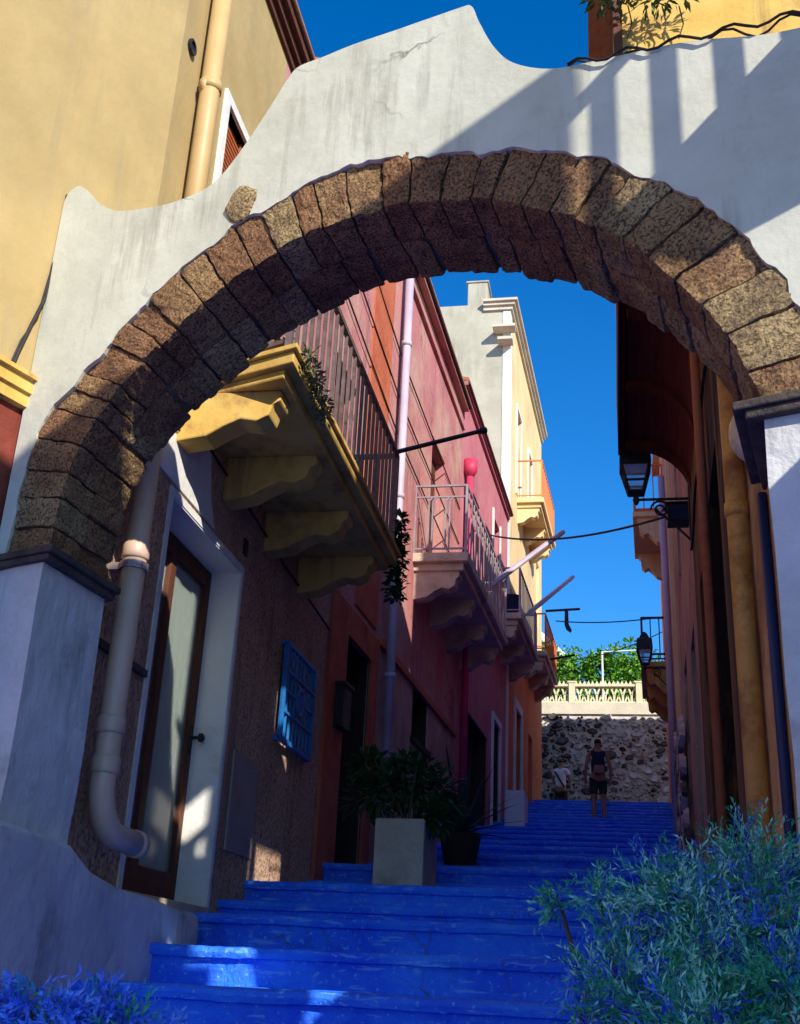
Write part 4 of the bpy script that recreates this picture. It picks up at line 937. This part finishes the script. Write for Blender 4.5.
for k in range(34):
    th = k*2.4; el = .15+1.25*(k/34); d = Vector((math.cos(th)*math.cos(el), math.sin(th)*math.cos(el), math.sin(el))); L = random.uniform(.55, 1.05)
    sd = Vector((-math.sin(th), math.cos(th), 0)); pts = []
    pv = None
    for j in range(6):
        t = j/5; p = c + d*L*t + Vector((0, 0, -.22*t*t*L*math.cos(el))); wv = .035*(1-t)**.6 + .001
        cur = (m.vert(p-sd*wv), m.vert(p+Vector((0, 0, -.012*(1-t)))), m.vert(p+sd*wv))
        if pv: m.face([pv[0], pv[1], cur[1], cur[0]]); m.face([pv[1], pv[2], cur[2], cur[1]])
        pv = cur
m.build('leaves', 'agave', ag, recalc=False)
m = MB(); m.box(-1.99, -1.62, 21.3, 22.2, floor_z(21.5)-.2, floor_z(21.5)+.55); tag(m.build('door_step', 'white', None, bevel=.03), 'white plastered block at the foot of the rose house', 'step block')

# ------------------------------------------------------------------ feathery bushes in front
def feathery(name, label, lobes, base, matn, nst, L, seed, wd=.006, group=None):
    rr = random.Random(seed); t = thing(name, label, 'bush', base); base = Vector(base); m = MB(); st = MB()
    for c, r in lobes:
        c = Vector(c)
        foot = Vector((base.x + (c.x-base.x)*.5, base.y+(c.y-base.y)*.5, base.z)); st.tube([foot, foot.lerp(c, .5)+Vector((0, 0, .03)), c], [.014, .010, .005], 5)
        tufts = [Vector((rr.gauss(0, 1), rr.gauss(0, 1), rr.gauss(.45, .8))).normalized() for _ in range(8)]
        for _ in range(int(nst*(r/.2)**2)):
            td = rr.choice(tufts); d = (td + Vector((rr.gauss(0, .38), rr.gauss(0, .38), rr.gauss(0, .38)))).normalized()
            reach = rr.uniform(.6, 1.15) if rr.random() < .8 else rr.uniform(1.05, 1.35)
            e = c + d*r*reach
            s0 = c + d*r*rr.uniform(.05, .4) + Vector((rr.gauss(0, .3), rr.gauss(0, .3), rr.gauss(0, .3)))*r*.5
            ax = (e-s0); ln = ax.length; ax.normalize(); sel = rr.random()
            m.cur = 0 if sel < .38 else 1 if sel < .66 else 2 if sel < .75 else 3
            bend = Vector((rr.gauss(0, .12), rr.gauss(0, .12), -.10))
            side = ax.cross(Vector((rr.gauss(0, 1), rr.gauss(0, 1), rr.gauss(0, 1)))).normalized(); oth = ax.cross(side)
            k = max(6, int(ln/.009))
            for j in range(k):
                t_ = j/k; p = s0+ax*ln*t_ + bend*ln*t_*t_; th = j*2.4
                dd_ = ax*1.1 + (side*math.cos(th)+oth*math.sin(th))*.75 + Vector((rr.gauss(0, .15), rr.gauss(0, .15), rr.gauss(0, .15)))
                m.leaf(p, dd_, L*rr.uniform(.5, 1.2)*(1-.4*t_), wd*(.7+.6*rr.random()), ax)
    st.build('stems', 'bark', t); m.build('foliage', matn, t, recalc=False)
feathery('feathery_bush', 'large feathery blue and green bush at the foot of the right pier',
  [(at(740, 864, 3.3), .15), (at(700, 882, 3.2), .14), (at(650, 890, 3.1), .14), (at(600, 902, 3.05), .10), (at(560, 903, 3.05), .085), (at(690, 920, 2.9), .19), (at(760, 900, 3.0), .20), (at(620, 950, 2.9), .14), (at(585, 975, 2.85), .10), (at(640, 1000, 2.7), .18), (at(720, 980, 2.7), .20), (at(785, 960, 2.75), .18), (at(790, 1020, 2.6), .18), (at(580, 1015, 2.7), .11), (at(700, 1040, 2.55), .18)],
  (.25, 2.85, .95), ['silver', 'teal', 'deepblue', 'deepgreen'], 215, .034, 4, .0055)
feathery('lavender_bush', 'low violet blue lavender clump in the lower left corner', [(at(x, y, 3.1), r) for x, y, r in ((-10, 1015, .12), (30, 1012, .11), (70, 1018, .11), (105, 1012, .10), (135, 1026, .09), (165, 1036, .07), (40, 1050, .12), (100, 1050, .12))], (-.95, 3.1, .95), ['lavender', 'lavender', 'lavender', 'silver'], 190, .045, 9, .011)

# ------------------------------------------------------------------ people
def skinned(name, verts, edges, radii, m, parent, sub=2):
    off = BASE[parent.name]
    me = bpy.data.meshes.new(name); me.from_pydata(verts, edges, []); o = bpy.data.objects.new(name, me); COL.objects.link(o)
    me.materials.append(MT[m]); md = o.modifiers.new('skin', 'SKIN'); md.use_smooth_shade = True
    for k, r in enumerate(radii):
        me.skin_vertices[0].data[k].radius = r if isinstance(r, tuple) else (r, r)
    me.skin_vertices[0].data[0].use_root = True
    s = o.modifiers.new('sub', 'SUBSURF'); s.levels = sub; s.render_levels = sub
    o.parent = parent; return o
def person(label, loc, rz, cloth, legs, arms, skirt=False, H=1.72, bag=None):
    t = thing('person', label, 'person', loc); t.rotation_euler = (0, 0, rz); k = H/1.72
    V = []; E_ = []; Rr = []
    def add(p, r, prev=None):
        V.append(tuple(c*k for c in p)); Rr.append(tuple(q*k for q in r) if isinstance(r, tuple) else r*k)
        if prev is not None: E_.append((prev, len(V)-1))
        return len(V)-1
    pel = add((0, 0, .93), (.15, .105)); wst = add((0, 0, 1.08), (.125, .09), pel); ch = add((0, -.01, 1.28), (.15, .10), wst); sh = add((0, 0, 1.42), (.10, .075), ch)
    nk = add((0, .01, 1.50), .052, sh); h0 = add((0, .02, 1.56), (.065, .075), nk); h1_ = add((0, .02, 1.63), (.075, .095), h0); add((0, .01, 1.70), (.05, .065), h1_)
    for sgn, (hx, kn, an, toe) in zip((-1, 1), legs):
        a = add((sgn*.085, 0, .86), .088, pel); b_ = add(kn, .056, a); cf = add(tuple((x+y)/2+(-.015 if i == 1 else 0) for i, (x, y) in enumerate(zip(kn, an))), .052, b_); c = add(an, .036, cf); add(toe, .03, c)
    for sgn, (el, wr) in zip((-1, 1), arms):
        a = add((sgn*.18, 0, 1.40), .052, sh); b_ = add(el, .038, a); c = add(wr, .027, b_); hd = add((wr[0], wr[1]+.02, wr[2]-.05), .03, c)
        for f in range(4): add((wr[0]+(f-1.5)*.014, wr[1]+.035, wr[2]-.135+abs(f-1.5)*.01), .009, hd)
        add((wr[0]-sgn*.03, wr[1]+.05, wr[2]-.09), .010, hd)
    body = skinned('body', V, E_, Rr, 'skin', t)
    K = lambda p: tuple(c*k for c in p)
    hv = [K((0, .0, 1.60)), K((0, -.005, 1.66)), K((0, .0, 1.715))]; skinned('hair', hv, [(0, 1), (1, 2)], [(.078*k, .075*k), (.088*k, .10*k), (.055*k, .065*k)], 'hair', t)
    tv = [K((0, 0, .90)), K((0, 0, 1.08)), K((0, -.01, 1.28)), K((0, 0, 1.43)), K((-.17, 0, 1.40)), K((.17, 0, 1.40))]; te = [(0, 1), (1, 2), (2, 3), (3, 4), (3, 5)]
    tr = [(.165*k, .12*k), (.145*k, .108*k), (.168*k, .118*k), (.10*k, .085*k), .066*k, .066*k]
    if cloth == 'whitec':
        for sgn, (el, wr) in zip((-1, 1), arms): tv.append(K(tuple(.5*a+.5*b_ for a, b_ in zip((sgn*.18, 0, 1.40), el)))); te.append((4 if sgn < 0 else 5, len(tv)-1)); tr.append(.062*k)
    skinned('shirt', tv, te, tr, cloth, t)
    sv = [K((0, 0, .95))]; se = []; sr = [(.165*k, .125*k)]
    for sgn, (hx, kn, an, toe) in zip((-1, 1), legs):
        sv.append(K((sgn*.09, 0, .82))); se.append((0, len(sv)-1)); sr.append(.105*k); sv.append(K((kn[0], kn[1], kn[2]+.08))); se.append((len(sv)-2, len(sv)-1)); sr.append(.09*k)
    skinned('shorts', sv, se, sr, 'shorts', t)
    fv = []; fe = []; fr = []
    for sgn, (hx, kn, an, toe) in zip((-1, 1), legs):
        n0 = len(fv); fv += [K((an[0], an[1]-.04, .045)), K((toe[0], toe[1]+.03, .035))]; fe.append((n0, n0+1)); fr += [.047*k, .04*k]
    m = MB()
    for sgn, (hx, kn, an, toe) in zip((-1, 1), legs):
        pr = [(an[0]-.045, an[1]-.09), (an[0]+.045, an[1]-.09), (toe[0]+.05, toe[1]+.06), (toe[0]-.05, toe[1]+.06)]
        o = MB(); o.prism([(x*k, y*k) for x, y in pr], lambda x, y: Vector((x, y, 0)), lambda x, y: Vector((x, y, .05)))
        m.v += o.v; base_ = len(m.v)-len(o.v); m.f += [[i+base_ for i in f] for f in o.f]; m.mi += o.mi
    BASE[t.name] = Vector(); m.build('shoes', 'strap', t, bevel=.01)
    return t, K
Lg = [(0, (-.10, .03, .48), (-.10, -.03, .09), (-.11, .10, .045)), (0, (.10, .06, .49), (.11, -.02, .09), (.12, .11, .045))]
Am = [((-.25, -.02, 1.13), (-.25, .06, .90)), ((.25, -.02, 1.13), (.26, .06, .90))]
fp = at(599, 815, 24.4); fz = floor_z(24.4)
p1, K = person('person in a dark vest with a small rose bag, seen from behind climbing the steps', (fp.x, 24.4, fz), .12, 'navy', Lg, Am, H=1.74)
m = MB(); m.hexa([(-.12, -.22, .98), (.12, -.22, .98), (.12, -.10, .98), (-.12, -.10, .98), (-.10, -.20, 1.16), (.10, -.20, 1.16), (.10, -.10, 1.16), (-.10, -.10, 1.16)])
bo = m.build('shoulder_bag', 'bag', None, bevel=.03); bo.location = p1.location; bo.rotation_euler = p1.rotation_euler; tag(bo, 'small rose bag on the back of the climbing person', 'bag')
fp2 = at(561, 790, 31.2)
p2, K = person('person in a white shirt with a dark shoulder strap before the rubble wall', (fp2.x, 31.2, 5.70), -.25, 'whitec', Lg, [((-.24, .05, 1.14), (-.16, .22, 1.12)), ((.24, .05, 1.14), (.17, .22, 1.14))], H=1.70)
m = MB(); m.prism([(-.15, 1.34), (-.11, 1.36), (.15, .94), (.11, .92)], lambda x, z: Vector((x, -.135, z)), lambda x, z: Vector((x, -.125, z))); m.build('strap', 'strap', p2)

# ------------------------------------------------------------------ unseen wall and screen added right of the frame to shade the arch
gw = thing('shade_wall', 'unseen plastered wall with a sloping top, added to shade the arch and lower steps', 'wall', (2, -2, 0))
m = MB(); m.prism([(-1.7, -1.2), (1.22, -1.2), (1.22, 6.75), (-.65, 7.85), (-1.7, 8.3)], lambda y, z: Vector((1.9, y, z)), lambda y, z: Vector((2.12, y-.28, z))); m.build('wall', 'plaster', gw)  # added to cast the diagonal shade, its end slanted along the sun
m = MB(); m.prism([(1.24, 6.755), (-.65, 7.855), (-1.75, 8.32), (-1.75, 8.38), (-.62, 7.92), (1.28, 6.80)], lambda y, z: Vector((1.86, y, z)), lambda y, z: Vector((2.16, y-.34, z))); m.build('coping', 'tiles', gw)
wk = thing('shade_gallery', 'unseen timber screen with an iron railing, added to shade the arch and door', 'shade_gallery', (1.3, 2.5, 4.8))  # railing read from its shadow, the rest added to block sun
m = MB(); m.prism([(1.9, 5.22), (3.14, 5.22), (3.14, 4.22), (2.72, 4.47), (2.42, 4.68), (2.28, 4.92), (1.9, 5.08)], lambda y, z: Vector((1.2, y, z)), lambda y, z: Vector((1.32, y, z))); m.build('shade_beam', 'brown', wk)  # underside shaped to the shade wanted on the ring and steps
m = MB(); m.box(1.2, 1.36, 1.9, 3.1, .2, 3.62); m.build('lower_wall', 'plaster', wk)  # added to keep direct sun off the right pier
m = MB(); m.hexa([(1.34, 2.15, 6.86), (2.3, 2.15, 6.86), (2.3, 4.0, 6.86), (1.34, 4.0, 6.86), (1.34, 2.15, 6.92), (2.3, 2.15, 7.0), (2.3, 4.0, 7.0), (1.34, 4.0, 6.92)]); m.build('roof', 'tiles', wk)  # added to keep direct sun off the door and left wall
m = MB(); m.box(1.34, 1.42, 3.02, 3.1, 5.22, 6.86); m.build('roof_post', 'brown', wk)
m = MB(); m.box(1.26, 1.32, 2.35, 3.95, 6.3, 7.8); m.box(1.26, 1.32, 2.74, 3.6, 5.225, 6.3); m.build('shade_boarding', 'brown', wk)  # added to block sun that would reach the door jamb
m = MB(); m.box(1.19, 1.24, 1.9, 3.14, 5.90, 5.95); m.build('handrail', 'iron', wk)
for y in (2.14, 2.33, 2.52, 2.71, 2.9, 3.08):
    m = MB(); m.box(1.195, 1.235, y-.022, y+.022, 5.22, 5.90); m.build('baluster', 'iron', wk)
m = MB(); m.box(1.22, 1.34, 1.93, 2.05, .2, 4.66); m.build('post', 'brown', wk)
